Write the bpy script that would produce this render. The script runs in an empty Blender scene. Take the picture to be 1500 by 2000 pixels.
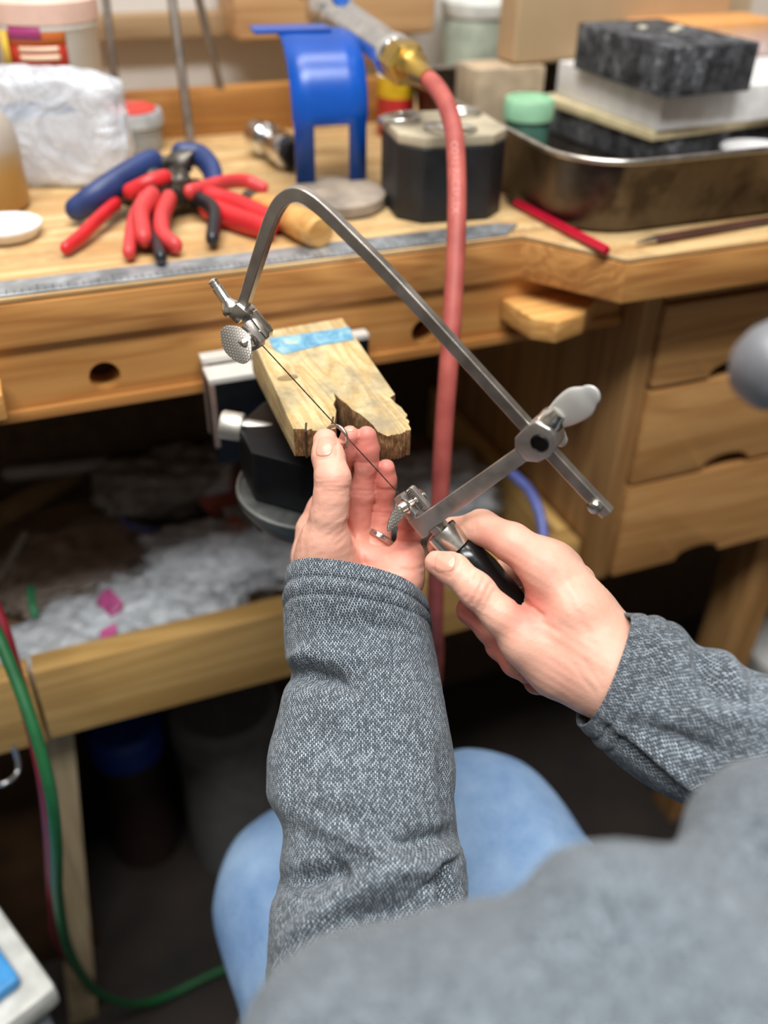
import bpy, bmesh, math, random
import numpy as np
from math import sin, cos, pi, radians, sqrt, atan2
from mathutils import Vector, Matrix

random.seed(7); rng = np.random.default_rng(7)
SC = bpy.context.scene
COL = SC.collection

# ------------------------------------------------------------------ camera
# world: X along the bench front, Y into the bench, Z up (metres)
FPX, ZC = 1800.0, 1.2055
KD = 1.125            # depths below are written for a 1600 px lens; this brings them to metres
PITCH, YAW, ROLL = radians(35.9), radians(21.9), 0.02
cF = np.array([sin(YAW)*cos(PITCH), cos(YAW)*cos(PITCH), -sin(PITCH)])
_r0 = np.array([cos(YAW), -sin(YAW), 0.0]); _u0 = np.cross(_r0, cF)
cR = _r0*cos(ROLL) + _u0*sin(ROLL); cU = np.cross(cR, cF)
cO = np.array([0, 0, ZC])
cam = bpy.data.cameras.new('camera'); camo = bpy.data.objects.new('camera', cam); COL.objects.link(camo)
camo.matrix_world = Matrix([[cR[i], cU[i], -cF[i], cO[i]] for i in range(3)] + [[0, 0, 0, 1]])
cam.sensor_fit = 'VERTICAL'; cam.sensor_height = 36.0; cam.lens = FPX/2000*36.0
cam.clip_start = .01
cam.dof.use_dof = True; cam.dof.focus_distance = .428*KD; cam.dof.aperture_fstop = 32.4/8.5
SC.camera = camo

# ------------------------------------------------------------------ light
W = bpy.data.worlds.new('world'); SC.world = W; W.use_nodes = True
W.node_tree.nodes['Background'].inputs[0].default_value = (.80, .90, 1.0, 1)
W.node_tree.nodes['Background'].inputs[1].default_value = .25
def area(name, loc, target, sx, sy, power, col=(1, 1, 1)):
    l = bpy.data.lights.new(name, 'AREA'); l.shape = 'RECTANGLE'; l.size = sx; l.size_y = sy
    l.energy = power; l.color = col
    o = bpy.data.objects.new(name, l); COL.objects.link(o); o.location = loc
    o.rotation_euler = (Vector(target)-Vector(loc)).to_track_quat('-Z', 'Y').to_euler()
    return o
area('ceiling_light_over_bench', (.1, .62, 2.62), (.1, .6, 0), 1.3, .3, 20, (1, .97, .93))
area('ceiling_light_behind', (-.1, -.28, 2.62), (-.1, -.25, 0), 1.4, .45, 48, (.97, .99, 1.0))
SC.view_settings.view_transform = 'Standard'; SC.view_settings.look = 'None'
SC.view_settings.gamma = 1.0; SC.view_settings.use_curve_mapping = False
SC.view_settings.exposure = 0.2

# ------------------------------------------------------------------ helpers
def cray(x, y): return cF + (x-750)/FPX*cR + (1000-y)/FPX*cU
def PX(x, y, d): return cO + d*KD*cray(x, y)
def onz(x, y, z): v = cray(x, y); return cO + (z-cO[2])/v[2]*v
def ony(x, y, Y): v = cray(x, y); return cO + (Y-cO[1])/v[1]*v
def onx(x, y, X): v = cray(x, y); return cO + (X-cO[0])/v[0]*v
def cc(x, y, d): d = d*KD; return np.array([(x-750)/FPX*d, (1000-y)/FPX*d, -d])
def cam2world(p): p = np.asarray(p); return cO + p[..., 0:1]*cR + p[..., 1:2]*cU - p[..., 2:3]*cF
def nrm(v): v = np.asarray(v, float); return v/np.linalg.norm(v)
V3 = lambda *a: np.array(a, float)

WORG = {}
def link(o, parent=None):
    COL.objects.link(o)
    if parent is not None: o.parent = parent
    return o
def tag(o, label, cat, group=None):
    o['label'] = label; o['category'] = cat
    if group: o['group'] = group
    return o
def thing(name, loc, label, cat, group=None):
    o = bpy.data.objects.new(name, None); COL.objects.link(o); o.location = tuple(map(float, loc))
    o.empty_display_size = .02; WORG[o.name] = np.array(loc, float)
    return tag(o, label, cat, group)
def struct(o): o['kind'] = 'structure'; return o
def finish(me, mat, smooth=40):
    if mat is not None: me.materials.append(mat)
    if smooth:
        me.polygons.foreach_set('use_smooth', [True]*len(me.polygons))
        if smooth < 170: me.set_sharp_from_angle(angle=radians(smooth))
    me.update()
def obj(name, verts, faces, mat, parent=None, smooth=40, local=False):
    verts = np.asarray(verts, float)
    if local: org = np.zeros(3)
    elif parent is not None: org = WORG[parent.name]
    else:
        lo, hi = verts.min(0), verts.max(0); org = V3((lo[0]+hi[0])/2, (lo[1]+hi[1])/2, lo[2])
    me = bpy.data.meshes.new(name)
    me.from_pydata((verts-org).tolist(), [], faces if isinstance(faces, list) else faces.tolist())
    finish(me, mat, smooth)
    o = bpy.data.objects.new(name, me); link(o, parent)
    if parent is None and not local: o.location = tuple(org)
    WORG[o.name] = org
    return o
class MB:
    """collects geometry of ONE part"""
    def __init__(s): s.v = []; s.f = []; s.n = 0
    def add(s, v, f):
        v = np.asarray(v, float); b = s.n
        s.v.append(v); s.n += len(v)
        s.f += [tuple(i+b for i in q) for q in (f if isinstance(f, list) else f.tolist())]
        return s
    def build(s, name, mat, parent=None, smooth=40, local=False):
        return obj(name, np.concatenate(s.v), s.f, mat, parent, smooth, local)
def from_bm(bm):
    bm.verts.index_update()
    v = np.array([x.co[:] for x in bm.verts]); f = [tuple(a.index for a in p.verts) for p in bm.faces]
    bm.free(); return v, f
def frame(z, x=None):
    z = nrm(z)
    if x is None: x = V3(1, 0, 0) if abs(z[0]) < .9 else V3(0, 1, 0)
    x = np.asarray(x, float); x = nrm(x - z*(x@z)); y = np.cross(z, x)
    return np.stack([x, y, z])          # rows = axes
def rot(v, R, o=(0, 0, 0)): return np.asarray(v) @ R + np.asarray(o)
def rz(a): return np.array([[cos(a), sin(a), 0], [-sin(a), cos(a), 0], [0, 0, 1]])
def gbox(lo, hi, bev=.002, seg=2):
    lo, hi = np.asarray(lo, float), np.asarray(hi, float)
    bm = bmesh.new(); bmesh.ops.create_cube(bm, size=1)
    for v in bm.verts: v.co = Vector(((lo+hi)/2 + np.array(v.co[:])*(hi-lo)).tolist())
    if bev: bmesh.ops.bevel(bm, geom=list(bm.edges), offset=bev, segments=seg, affect='EDGES', profile=.6)
    return from_bm(bm)
def gprism(poly, z0, z1, bev=0., seg=1):
    """poly: 2D points ccw; z0/z1 numbers or per-vertex lists"""
    n = len(poly); bm = bmesh.new()
    z0 = [z0]*n if np.isscalar(z0) else z0; z1 = [z1]*n if np.isscalar(z1) else z1
    a = [bm.verts.new((p[0], p[1], z)) for p, z in zip(poly, z0)]
    b = [bm.verts.new((p[0], p[1], z)) for p, z in zip(poly, z1)]
    bm.faces.new(a[::-1]); bm.faces.new(b)
    for i in range(n): bm.faces.new((a[i], a[(i+1) % n], b[(i+1) % n], b[i]))
    bmesh.ops.recalc_face_normals(bm, faces=bm.faces)
    if bev: bmesh.ops.bevel(bm, geom=list(bm.edges), offset=bev, segments=seg, affect='EDGES', profile=.6, clamp_overlap=True)
    return from_bm(bm)
def glathe(prof, seg=32, o=(0, 0, 0), axis=(0, 0, 1), cap=True, sx=1., xdir=None):
    R = frame(axis, xdir); v = []; f = []
    for r, z in prof:
        for k in range(seg):
            t = 2*pi*k/seg; v.append((r*cos(t)*sx, r*sin(t), z))
    m = len(prof)
    for i in range(m-1):
        for k in range(seg):
            k2 = (k+1) % seg; f.append((i*seg+k, i*seg+k2, (i+1)*seg+k2, (i+1)*seg+k))
    if cap:
        f.append(tuple(range(seg))[::-1]); f.append(tuple((m-1)*seg+k for k in range(seg)))
    return rot(v, R, o), f
def smooth_path(pts, n=8):
    p = np.asarray(pts, float); out = []
    q = np.vstack([2*p[0]-p[1], p, 2*p[-1]-p[-2]])
    for i in range(1, len(q)-2):
        for k in range(n):
            t = k/n; a, b, c, d = q[i-1], q[i], q[i+1], q[i+2]
            out.append(.5*((2*b)+(c-a)*t+(2*a-5*b+4*c-d)*t*t+(3*b-a-3*c+d)*t**3))
    out.append(p[-1]); return np.array(out)
def gtube(pts, rad, seg=14, n=6, sx=1., up=None, dome=True):
    """round (or flattened: sx along 'side') tube; pts may carry per-point radius"""
    pts = np.asarray(pts, float)
    rr = np.full(len(pts), rad) if np.isscalar(rad) else np.asarray(rad, float)
    P4 = np.hstack([pts, rr[:, None]])
    if n > 1: P4 = smooth_path(P4, n)
    p, r = P4[:, :3], np.maximum(P4[:, 3], 1e-5)
    tan = np.gradient(p, axis=0); tan /= np.linalg.norm(tan, axis=1)[:, None]+1e-12
    if up is None: up = V3(0, 0, 1) if abs(tan[0][2]) < .9 else V3(1, 0, 0)
    u = nrm(np.asarray(up, float) - tan[0]*(np.asarray(up)@tan[0])); rows = []
    for i in range(len(p)):
        u = u - tan[i]*(u@tan[i]); u /= np.linalg.norm(u)+1e-12; w = np.cross(tan[i], u); rows.append((p[i], r[i], u, w))
    if dome:
        a, b = rows[0], rows[-1]; ta, tb = tan[0], tan[-1]
        pre = [(a[0]-ta*a[1]*sin(t), a[1]*cos(t), a[2], a[3]) for t in (1.45, 1.1, .7, .35)]
        post = [(b[0]+tb*b[1]*sin(t), b[1]*cos(t), b[2], b[3]) for t in (.35, .7, 1.1, 1.45)]
        rows = pre+rows+post
    v = []; f = []
    for (c, ra, uu, ww) in rows:
        for k in range(seg):
            t = 2*pi*k/seg; v.append(c + ra*(cos(t)*uu + sx*sin(t)*ww))
    m = len(rows)
    for i in range(m-1):
        for k in range(seg):
            k2 = (k+1) % seg; f.append((i*seg+k, i*seg+k2, (i+1)*seg+k2, (i+1)*seg+k))
    f.append(tuple(range(seg))[::-1]); f.append(tuple((m-1)*seg+k for k in range(seg)))
    return np.array(v), f
def gtorus(c, R, r, axis, seg=40, s2=12, sx=1., xdir=None):
    M = frame(axis, xdir); v = []; f = []
    for i in range(seg):
        t = 2*pi*i/seg
        for k in range(s2):
            q = 2*pi*k/s2; v.append(((R+r*cos(q))*cos(t)*sx, (R+r*cos(q))*sin(t), r*sin(q)))
    for i in range(seg):
        for k in range(s2):
            a, b = i*s2, ((i+1) % seg)*s2; k2 = (k+1) % s2; f.append((a+k, b+k, b+k2, a+k2))
    return rot(v, M, c), f
def copy_tree(o, parent=None):
    c = o.copy(); COL.objects.link(c); c.parent = parent
    for ch in list(o.children): copy_tree(ch, c)
    return c

# ------------------------------------------------------------------ materials
def lin(h):
    h = h.lstrip('#'); c = [int(h[i:i+2], 16)/255 for i in (0, 2, 4)]
    return tuple((x/12.92 if x <= .04045 else ((x+.055)/1.055)**2.4) for x in c)+(1,)
class NT:
    def __init__(s, name):
        s.m = bpy.data.materials.new(name); s.m.use_nodes = True; s.t = s.m.node_tree; s.t.nodes.clear()
        s.out = s.t.nodes.new('ShaderNodeOutputMaterial'); s.b = s.t.nodes.new('ShaderNodeBsdfPrincipled')
        s.t.links.new(s.b.outputs[0], s.out.inputs[0])
    def put(s, sock, v):
        if hasattr(v, 'is_output') or isinstance(v, bpy.types.NodeSocket): s.t.links.new(v, sock)
        elif v is not None: sock.default_value = v
    def n(s, typ, _out=0, _set=None, **kw):
        x = s.t.nodes.new('ShaderNode'+typ)
        for k, v in (_set or {}).items(): setattr(x, k, v)
        for k, v in kw.items():
            k = k.replace('_', ' ')
            sock = x.inputs[int(k[1:])] if k[0] == 'i' and k[1:].isdigit() else x.inputs[k]
            s.put(sock, v)
        return x.outputs[_out]
    def math(s, op, a, b=None, c=None):
        x = s.t.nodes.new('ShaderNodeMath'); x.operation = op
        for i, v in enumerate((a, b, c)):
            if v is not None: s.put(x.inputs[i], v)
        return x.outputs[0]
    def mix(s, fac, a, b, mode='MIX'):
        x = s.t.nodes.new('ShaderNodeMix'); x.data_type = 'RGBA'; x.blend_type = mode
        s.put(x.inputs[0], fac); s.put(x.inputs[6], a); s.put(x.inputs[7], b); return x.outputs[2]
    def ramp(s, fac, stops):
        x = s.t.nodes.new('ShaderNodeValToRGB'); s.put(x.inputs[0], fac); e = x.color_ramp.elements
        while len(e) < len(stops): e.new(.5)
        for q, (p, c) in zip(e, stops): q.position = p; q.color = c if len(c) == 4 else (*c, 1)
        return x.outputs[0]
    def coord(s, which='Object', scale=(1, 1, 1), rotz=(0, 0, 0), loc=(0, 0, 0)):
        c = s.t.nodes.new('ShaderNodeTexCoord')
        return s.n('Mapping', Vector=c.outputs[which], Scale=scale, Rotation=rotz, Location=loc)
    def bump(s, h, strength=.3, dist=.001):
        s.put(s.b.inputs['Normal'], s.n('Bump', Strength=strength, Distance=dist, Height=h))
    def set(s, **kw):
        for k, v in kw.items(): s.put(s.b.inputs[k.replace('_', ' ')], v)
        return s
def simple(name, col, rough=.5, metal=0., var=.12, vscale=60., bump=0., bscale=200., spec=.5, **kw):
    t = NT(name); c = lin(col) if isinstance(col, str) else col
    co = t.coord()
    nz = t.n('TexNoise', Vector=co, Scale=vscale, Detail=4.)
    dk = tuple(x*(1-var*2) for x in c[:3])+(1,); lt = tuple(min(1, x*(1+var)) for x in c[:3])+(1,)
    t.set(Base_Color=t.ramp(nz, [(.3, dk), (.7, lt)]), Metallic=metal)
    t.set(Roughness=t.math('MULTIPLY_ADD', nz, .25*rough, rough*.87))
    t.b.inputs['Specular IOR Level'].default_value = spec
    if bump: t.bump(t.n('TexNoise', Vector=co, Scale=bscale, Detail=5.), bump, .002)
    for k, v in kw.items(): t.put(t.b.inputs[k.replace('_', ' ')], v)
    return t.m
def wood(name, c1, c2, axis=0, scale=1., rough=.5, ring=1., dirt=None, bump=.15, seed=0.):
    t = NT(name); st = [14*scale]*3; st[axis] = 1.1*scale
    co = t.coord(scale=st, loc=(seed, seed*.7, seed*.3))
    big = t.n('TexNoise', Vector=co, Scale=1.0, Detail=3., Distortion=.6)
    w = t.math('FRACT', t.math('MULTIPLY', big, 9.0*ring))
    w = t.math('PINGPONG', w, .5)
    st2 = [260*scale]*3; st2[axis] = 5*scale
    fine = t.n('TexNoise', Vector=t.coord(scale=st2), Scale=1.0, Detail=4.)
    f = t.math('ADD', t.math('MULTIPLY', w, 1.0), t.math('MULTIPLY', fine, .55))
    col = t.ramp(f, [(.15, lin(c1)), (.85, lin(c2))])
    blot = t.n('TexNoise', Vector=t.coord(), Scale=7*scale, Detail=3.)
    col = t.mix(t.math('MULTIPLY', blot, .35), col, t.mix(.5, col, lin(c1)))
    if dirt:
        d = t.n('TexNoise', Vector=t.coord(), Scale=22*scale, Detail=6., Roughness=.7)
        col = t.mix(t.ramp(d, [(.48, (0, 0, 0)), (.68, (.8, .8, .8))]), col, lin(dirt))
    t.set(Base_Color=col, Roughness=rough); t.bump(t.math('ADD', fine, w), bump, .0012)
    return t.m

# ------------------------------------------------------------------ implicit surfaces for the person
def sd_cap(p, a, b, ra, rb):
    ab = b-a; h = np.clip(((p-a)@ab)/(ab@ab+1e-12), 0, 1)
    return np.linalg.norm(p-a-h[:, None]*ab, axis=1) - (ra+(rb-ra)*h)
def smin(a, b, k):
    h = np.maximum(k-np.abs(a-b), 0)/k; return np.minimum(a, b)-h*h*k*.25
def sd_chain(p, nodes, k):
    """nodes: (px, py, depth, radius_px) in the picture's frame"""
    q = [(cc(x, y, d), r*d/1600) for x, y, d, r in nodes]; out = None
    for (a, ra), (b, rb) in zip(q[:-1], q[1:]):
        s = sd_cap(p, a, b, ra, rb); out = s if out is None else smin(out, s, k)
    return out
def seg_dist(p, a, b):
    ab = b-a; h = np.clip(((p-a)@ab)/(ab@ab+1e-12), 0, 1); return np.linalg.norm(p-a-h[:, None]*ab, axis=1)
def surface_nets(fn, lo, hi, h, coarse=4):
    lo = np.asarray(lo, float); n = (np.ceil((np.asarray(hi)-lo)/(h*coarse)).astype(int))*coarse+1
    nc = (n-1)//coarse+1
    ax = [lo[i]+np.arange(nc[i])*h*coarse for i in range(3)]
    G = np.stack(np.meshgrid(*ax, indexing='ij'), -1).reshape(-1, 3)
    vc = fn(G).reshape(nc)
    idx = [np.arange(n[i]) for i in range(3)]
    near = [np.minimum((idx[i]+coarse//2)//coarse, nc[i]-1) for i in range(3)]
    v = vc[np.ix_(*near)].copy()
    mask = np.abs(v) < h*coarse*1.6
    I = np.argwhere(mask); out = np.empty(len(I))
    for s in range(0, len(I), 400000):
        out[s:s+400000] = fn(lo+I[s:s+400000]*h)
    v[mask] = out
    s = v < 0; cs = [m-1 for m in n]
    cnt = np.zeros(cs); acc = np.zeros((*cs, 3))
    def sl(o): return tuple(slice(o[i], o[i]+cs[i]) for i in range(3))
    for axis in range(3):
        o1, o2 = [(axis+1) % 3, (axis+2) % 3]
        for da in (0, 1):
            for db in (0, 1):
                o = [0, 0, 0]; o[o1] = da; o[o2] = db; e = list(o); e[axis] = 1
                A, B = v[sl(o)], v[sl(e)]; m = (A < 0) != (B < 0)
                t = np.where(m, A/np.where(m, A-B, 1), 0)
                cnt += m
                for i in range(3):
                    acc[..., i] += m*(t if i == axis else o[i])
    act = cnt > 0; ids = -np.ones(cs, int); ids[act] = np.arange(act.sum())
    cell = np.argwhere(act); verts = lo + h*(cell + acc[act]/cnt[act][:, None])
    quads = []
    for axis in range(3):
        o1, o2 = [(axis+1) % 3, (axis+2) % 3]
        a = [slice(None)]*3; b = [slice(None)]*3
        a[axis] = slice(0, n[axis]-1); b[axis] = slice(1, n[axis])
        m = s[tuple(a)] != s[tuple(b)]
        m2 = np.zeros_like(m); c = [slice(None)]*3
        c[o1] = slice(1, n[o1]-1); c[o2] = slice(1, n[o2]-1); m2[tuple(c)] = m[tuple(c)]
        E = np.argwhere(m2); st = s[tuple(E.T)]
        def g(d1, d2):
            q = E.copy(); q[:, o1] -= d1; q[:, o2] -= d2; return ids[tuple(q.T)]
        Q = np.stack([g(1, 1), g(0, 1), g(0, 0), g(1, 0)], 1)
        Q[~st] = Q[~st][:, ::-1]
        quads.append(Q)
    return verts, np.concatenate(quads)

def fbm(p, s, seed=0):
    """cheap smooth pseudo noise"""
    r = np.random.default_rng(seed); out = np.zeros(len(p)); a = 1.
    for o in range(3):
        for k in range(3):
            w = r.normal(size=3); w /= np.linalg.norm(w); out += a*np.sin((p@w)*s*(1.7**o)+r.uniform(0, 6))
        a *= .5
    return out/4

# --- left hand: palm towards us, thumb and index pinch the ring
LF = dict(
 thumb=[(636, 862, .436, 25), (641, 892, .433, 30), (650, 935, .429, 33.5), (647, 972, .431, 33), (643, 1005, .434, 35), (638, 1045, .440, 43), (634, 1090, .448, 49)],
 index=[(684, 851, .446, 19), (676, 880, .452, 22), (662, 930, .466, 24), (628, 995, .470, 27), (612, 1035, .472, 31)],
 middle=[(716, 852, .447, 20), (717, 878, .450, 22), (716, 905, .454, 21), (708, 960, .462, 23.5), (696, 1052, .473, 26)],
 ring=[(754, 914, .456, 17.5), (753, 938, .460, 19.5), (751, 958, .464, 19), (745, 1002, .471, 21), (738, 1090, .476, 25)],
 little=[(787, 992, .447, 16), (794, 1012, .451, 19), (800, 1042, .459, 21), (797, 1088, .466, 28)])
LPALM = [([(612, 1035, .472, 31), (613, 1088, .471, 40), (655, 1190, .468, 56)]),
         ([(695, 1056, .475, 27), (696, 1110, .473, 34), (696, 1190, .468, 46)]),
         ([(738, 1094, .477, 26), (730, 1135, .474, 34), (712, 1190, .468, 46)]),
         ([(797, 1088, .468, 28), (782, 1130, .468, 36), (738, 1190, .468, 44)]),
         ([(634, 1085, .447, 46), (640, 1120, .452, 50), (672, 1190, .462, 50)]),
         ([(690, 1080, .462, 26), (738, 1098, .461, 26), (778, 1112, .459, 28)]),
         ([(792, 1100, .458, 30), (784, 1130, .457, 36), (752, 1195, .462, 46)]),
         ([(690, 1180, .466, 68), (704, 1260, .456, 76), (708, 1420, .438, 96)]),
         ([(724, 1180, .466, 66), (716, 1260, .456, 76), (708, 1420, .438, 96)])]
LCREASE = [  # x1,y1,x2,y2, depth, groove depth mm, half width mm
 (617, 944, 684, 941, .424, .30, .7), (618, 951, 684, 953, .424, .26, .7), (620, 936, 680, 933, .425, .22, .7), (628, 959, 684, 961, .424, .22, .7), (634, 967, 682, 970, .424, .15, .7),
 (694, 903, 737, 904, .443, .3, .8), (684, 958, 730, 960, .452, .4, .8), (690, 966, 728, 967, .452, .35, .8),
 (735, 956, 774, 957, .456, .35, .8), (728, 1000, 768, 1004, .462, .45, .8), (727, 1006, 765, 1011, .462, .35, .8),
 (656, 852, 658, 890, .428, .5, .7), (624, 897, 654, 897, .426, .5, .8),
 (778, 1034, 824, 1036, .447, .7, 1.0), (778, 1058, 826, 1060, .452, .6, 1.0),
 (676, 1018, 694, 1062, .450, .9, 1.6), (694, 1062, 712, 1100, .452, .8, 1.8), (712, 1100, 716, 1130, .452, .6, 1.8),
 (700, 1058, 760, 1066, .462, .5, 1.6), (672, 1022, 640, 1046, .43, .2, .9), (678, 1032, 650, 1056, .43, .2, .9), (670, 1010, 634, 1030, .43, .18, .8), (682, 1042, 656, 1068, .432, .18, .9),
 (752, 1075, 820, 1064, .452, .5, 1.3), (770, 1118, 822, 1110, .448, .45, 1.4), (780, 1110, 824, 1122, .448, .35, 1.2),
 (600, 1020, 592, 1110, .445, .4, 1.6)]
def crease_field(p, cr):
    out = np.zeros(len(p))
    for x1, y1, x2, y2, d, dep, w in cr:
        a, b = cc(x1, y1, d), cc(x2, y2, d)
        # groove follows the picture line whatever the exact surface depth is
        q = p*(d*KD/np.maximum(-p[:, 2:3], .05)); m = np.abs(p[:, 2]+d*KD) < .022
        ds = seg_dist(q, a, b); out += np.where(m, dep*1e-3*np.exp(-(ds/(w*1e-3))**2), 0)
    return out
def left_hand(p):
    palm = None
    for c in LPALM:
        s = sd_chain(p, c, .006); palm = s if palm is None else smin(palm, s, .010)
    fing = None
    for k, c in LF.items():
        s = sd_chain(p, c, .004)
        if k == 'thumb': th = s
        else: fing = s if fing is None else smin(fing, s, .0008)
    d = smin(smin(palm, fing, .005), smin(palm, th, .014), .001)
    d = d + crease_field(p, LCREASE)
    return d + .00012*fbm(p, 1400, 3)

# --- right hand: fist round the saw handle, thumb along it
RF = dict(
 thumb=[(853, 1099, .414, 24), (884, 1111, .411, 30), (930, 1152, .408, 33), (978, 1202, .408, 35), (1026, 1252, .410, 43), (1090, 1302, .413, 54)],
 index=[(858, 1066, .446, 24), (884, 1040, .446, 27), (940, 1030, .430, 33), (1000, 1060, .416, 37), (1062, 1104, .410, 40)],
 middle=[(1000, 1268, .436, 23), (958, 1232, .442, 25), (920, 1192, .450, 26), (990, 1120, .462, 28), (1096, 1104, .424, 36)],
 ring=[(1026, 1315, .428, 19), (1004, 1297, .432, 22), (975, 1262, .442, 24), (1040, 1170, .462, 28), (1124, 1136, .434, 36)],
 little=[(1062, 1343, .433, 16), (1046, 1334, .438, 18.5), (1030, 1312, .446, 20), (1090, 1220, .462, 26), (1140, 1176, .446, 34)])
RPALM = [([(1062, 1104, .410, 40), (1120, 1190, .404, 42), (1190, 1280, .404, 56)]),
         ([(1094, 1106, .416, 38), (1142, 1190, .409, 42), (1190, 1280, .406, 58)]),
         ([(1122, 1138, .428, 36), (1158, 1205, .418, 40), (1195, 1285, .410, 58)]),
         ([(1138, 1174, .440, 34), (1162, 1230, .430, 40), (1195, 1290, .414, 56)]),
         ([(1026, 1252, .410, 43), (1090, 1300, .411, 54), (1170, 1318, .406, 58)]),
         ([(1060, 1180, .418, 36), (1090, 1250, .414, 56), (1160, 1300, .408, 62)]),
         ([(1180, 1296, .407, 68), (1230, 1330, .401, 66), (1320, 1402, .391, 70)]),
         ([(1172, 1318, .409, 64), (1230, 1340, .401, 64), (1320, 1402, .391, 70)])]
RCREASE = [(910, 1168, 932, 1122, .399, .55, .8), (921, 1178, 946, 1130, .399, .65, .8), (934, 1186, 957, 1140, .399, .5, .8), (899, 1156, 920, 1116, .399, .35, .8), (944, 1192, 964, 1154, .399, .35, .8),
 (893, 1078, 898, 1100, .404, .4, .7), (880, 1125, 896, 1104, .404, .4, .7), (846, 1112, 880, 1128, .406, .35, .7),
 (1002, 1140, 1030, 1180, .402, 1.1, 1.6), (1030, 1178, 1060, 1202, .402, 1.0, 1.3), (1010, 1180, 1050, 1200, .4, .4, 1.2),
 (928, 1008, 930, 1040, .425, .4, 1.0), (920, 1012, 922, 1040, .425, .3, .9),
 (1084, 1124, 1150, 1236, .395, .5, 2.6), (1116, 1130, 1176, 1226, .40, .45, 2.6), (1050, 1236, 1170, 1318, .395, .4, 3.0), (1040, 1205, 1090, 1232, .396, .3, 1.6), (1120, 1300, 1160, 1352, .396, .25, 1.4), (1140, 1290, 1176, 1345, .396, .22, 1.2)]
def right_hand(p):
    palm = None
    for c in RPALM:
        s = sd_chain(p, c, .006); palm = s if palm is None else smin(palm, s, .014)
    fing = None
    for k, c in RF.items():
        s = sd_chain(p, c, .004)
        if k == 'thumb': th = s
        elif k == 'index': ix = s
        else: fing = s if fing is None else smin(fing, s, .0022)
    d = smin(palm, fing, .005); d = smin(d, ix, .010); d = smin(d, th, .007)
    d = d + crease_field(p, RCREASE)
    return d + .00012*fbm(p, 1400, 5)

def cc_box(x0, x1, y0, y1, d0, d1):
    c = np.array([cc(x, y, d) for x in (x0, x1) for y in (y0, y1) for d in (d0, d1)]); return c.min(0), c.max(0)
HV, HQ, HFL = [], [], []
def flush(v, spots):
    f = np.zeros(len(v))
    for x, y, d, r, a in spots:
        f = np.maximum(f, a*np.exp(-(np.linalg.norm(v-cc(x, y, d), axis=1)/r)**2))
    return f
LSP = [(690, 870, .448, .020, .8), (716, 870, .448, .020, .95), (752, 930, .455, .020, .95), (706, 950, .455, .026, .7), (742, 1000, .46, .024, .75),
       (800, 1020, .45, .026, .9), (720, 1075, .455, .020, .55), (640, 850, .43, .010, .35), (650, 920, .425, .030, .28), (640, 1060, .435, .030, .22), (590, 1070, .455, .012, .5), (800, 1120, .45, .02, .35), (670, 1000, .465, .02, .8)]
RSP = [(850, 1095, .405, .012, .6), (915, 1190, .44, .02, .95), (985, 1275, .432, .02, .9), (1040, 1330, .435, .02, .9), (1035, 1190, .405, .016, .75), (960, 1060, .415, .014, .5),
       (1010, 1100, .41, .014, .5), (1062, 1085, .4, .012, .3), (930, 1150, .4, .012, .35), (850, 1060, .44, .015, .7), (1100, 1285, .4, .02, .25)]
lo, hi = cc_box(555, 850, 815, 1300, .385, .50)
v, q = surface_nets(left_hand, lo, hi, .00085); HV.append(v); HQ.append(q); HFL.append(flush(v, LSP))
lo, hi = cc_box(820, 1330, 975, 1470, .350, .485)
v, q = surface_nets(right_hand, lo, hi, .00085); HV.append(v); HQ.append(q); HFL.append(flush(v, RSP))
# arms, trunk, neck, hips and legs under the clothes, coarse, grown into the same body mesh
LEGS = [[(600, 1752, .72, 150), (760, 2250, .62, 190), (900, 2700, .55, 240)], [(925, 1655, .70, 150), (1180, 2150, .62, 190), (1250, 2700, .55, 240)]]
def inner_body(p):
    w = cam2world(p)
    d = sd_chain(p, [(707, 1235, .457, 70), (705, 1420, .438, 95), (715, 1880, .394, 108), (700, 2150, .37, 110)], .004)
    d = smin(d, sd_chain(p, [(1235, 1338, .401, 66), (1320, 1402, .391, 80), (1480, 1474, .379, 92), (1700, 1570, .369, 100)], .004), .004)
    return d
lo, hi = cc_box(560, 1600, 1180, 2000, .30, .50)
v, q = surface_nets(inner_body, lo, hi, .004, 2); HV.append(v); HQ.append(q); HFL.append(np.zeros(len(v)))

t = NT('skin')
fl = t.n('Attribute', _out=2, _set={'attribute_name': 'flush'})
co = t.coord()
nz = t.n('TexNoise', Vector=co, Scale=70., Detail=5., Roughness=.6)
nz2 = t.n('TexNoise', Vector=co, Scale=420., Detail=3.)
fac = t.math('ADD', t.math('MULTIPLY', fl, .85), t.math('MULTIPLY_ADD', nz, .45, -.17))
fac = t.n('Clamp', Value=fac)
col = t.ramp(fac, [(0., lin('#e9b9a2')), (.35, lin('#e3a48f')), (.75, lin('#d27f72')), (1., lin('#c0635a'))])
col = t.mix(t.math('MULTIPLY', nz2, .16), col, lin('#b9806a'))
t.set(Base_Color=col, Roughness=.48)
t.b.inputs['Subsurface Weight'].default_value = .22; t.b.inputs['Subsurface Radius'].default_value = (1., .35, .2)
t.b.inputs['Subsurface Scale'].default_value = .0022; t.b.inputs['Specular IOR Level'].default_value = .38
vor = t.n('TexVoronoi', Vector=t.n('Mapping', Vector=co, Scale=(1, 1, 1)), Scale=900., _set={'feature': 'DISTANCE_TO_EDGE'})
t.bump(t.math('ADD', t.math('MULTIPLY', vor, .7), t.n('TexNoise', Vector=co, Scale=240., Detail=4.)), .22, .0007)
M_SKIN = t.m

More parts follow.
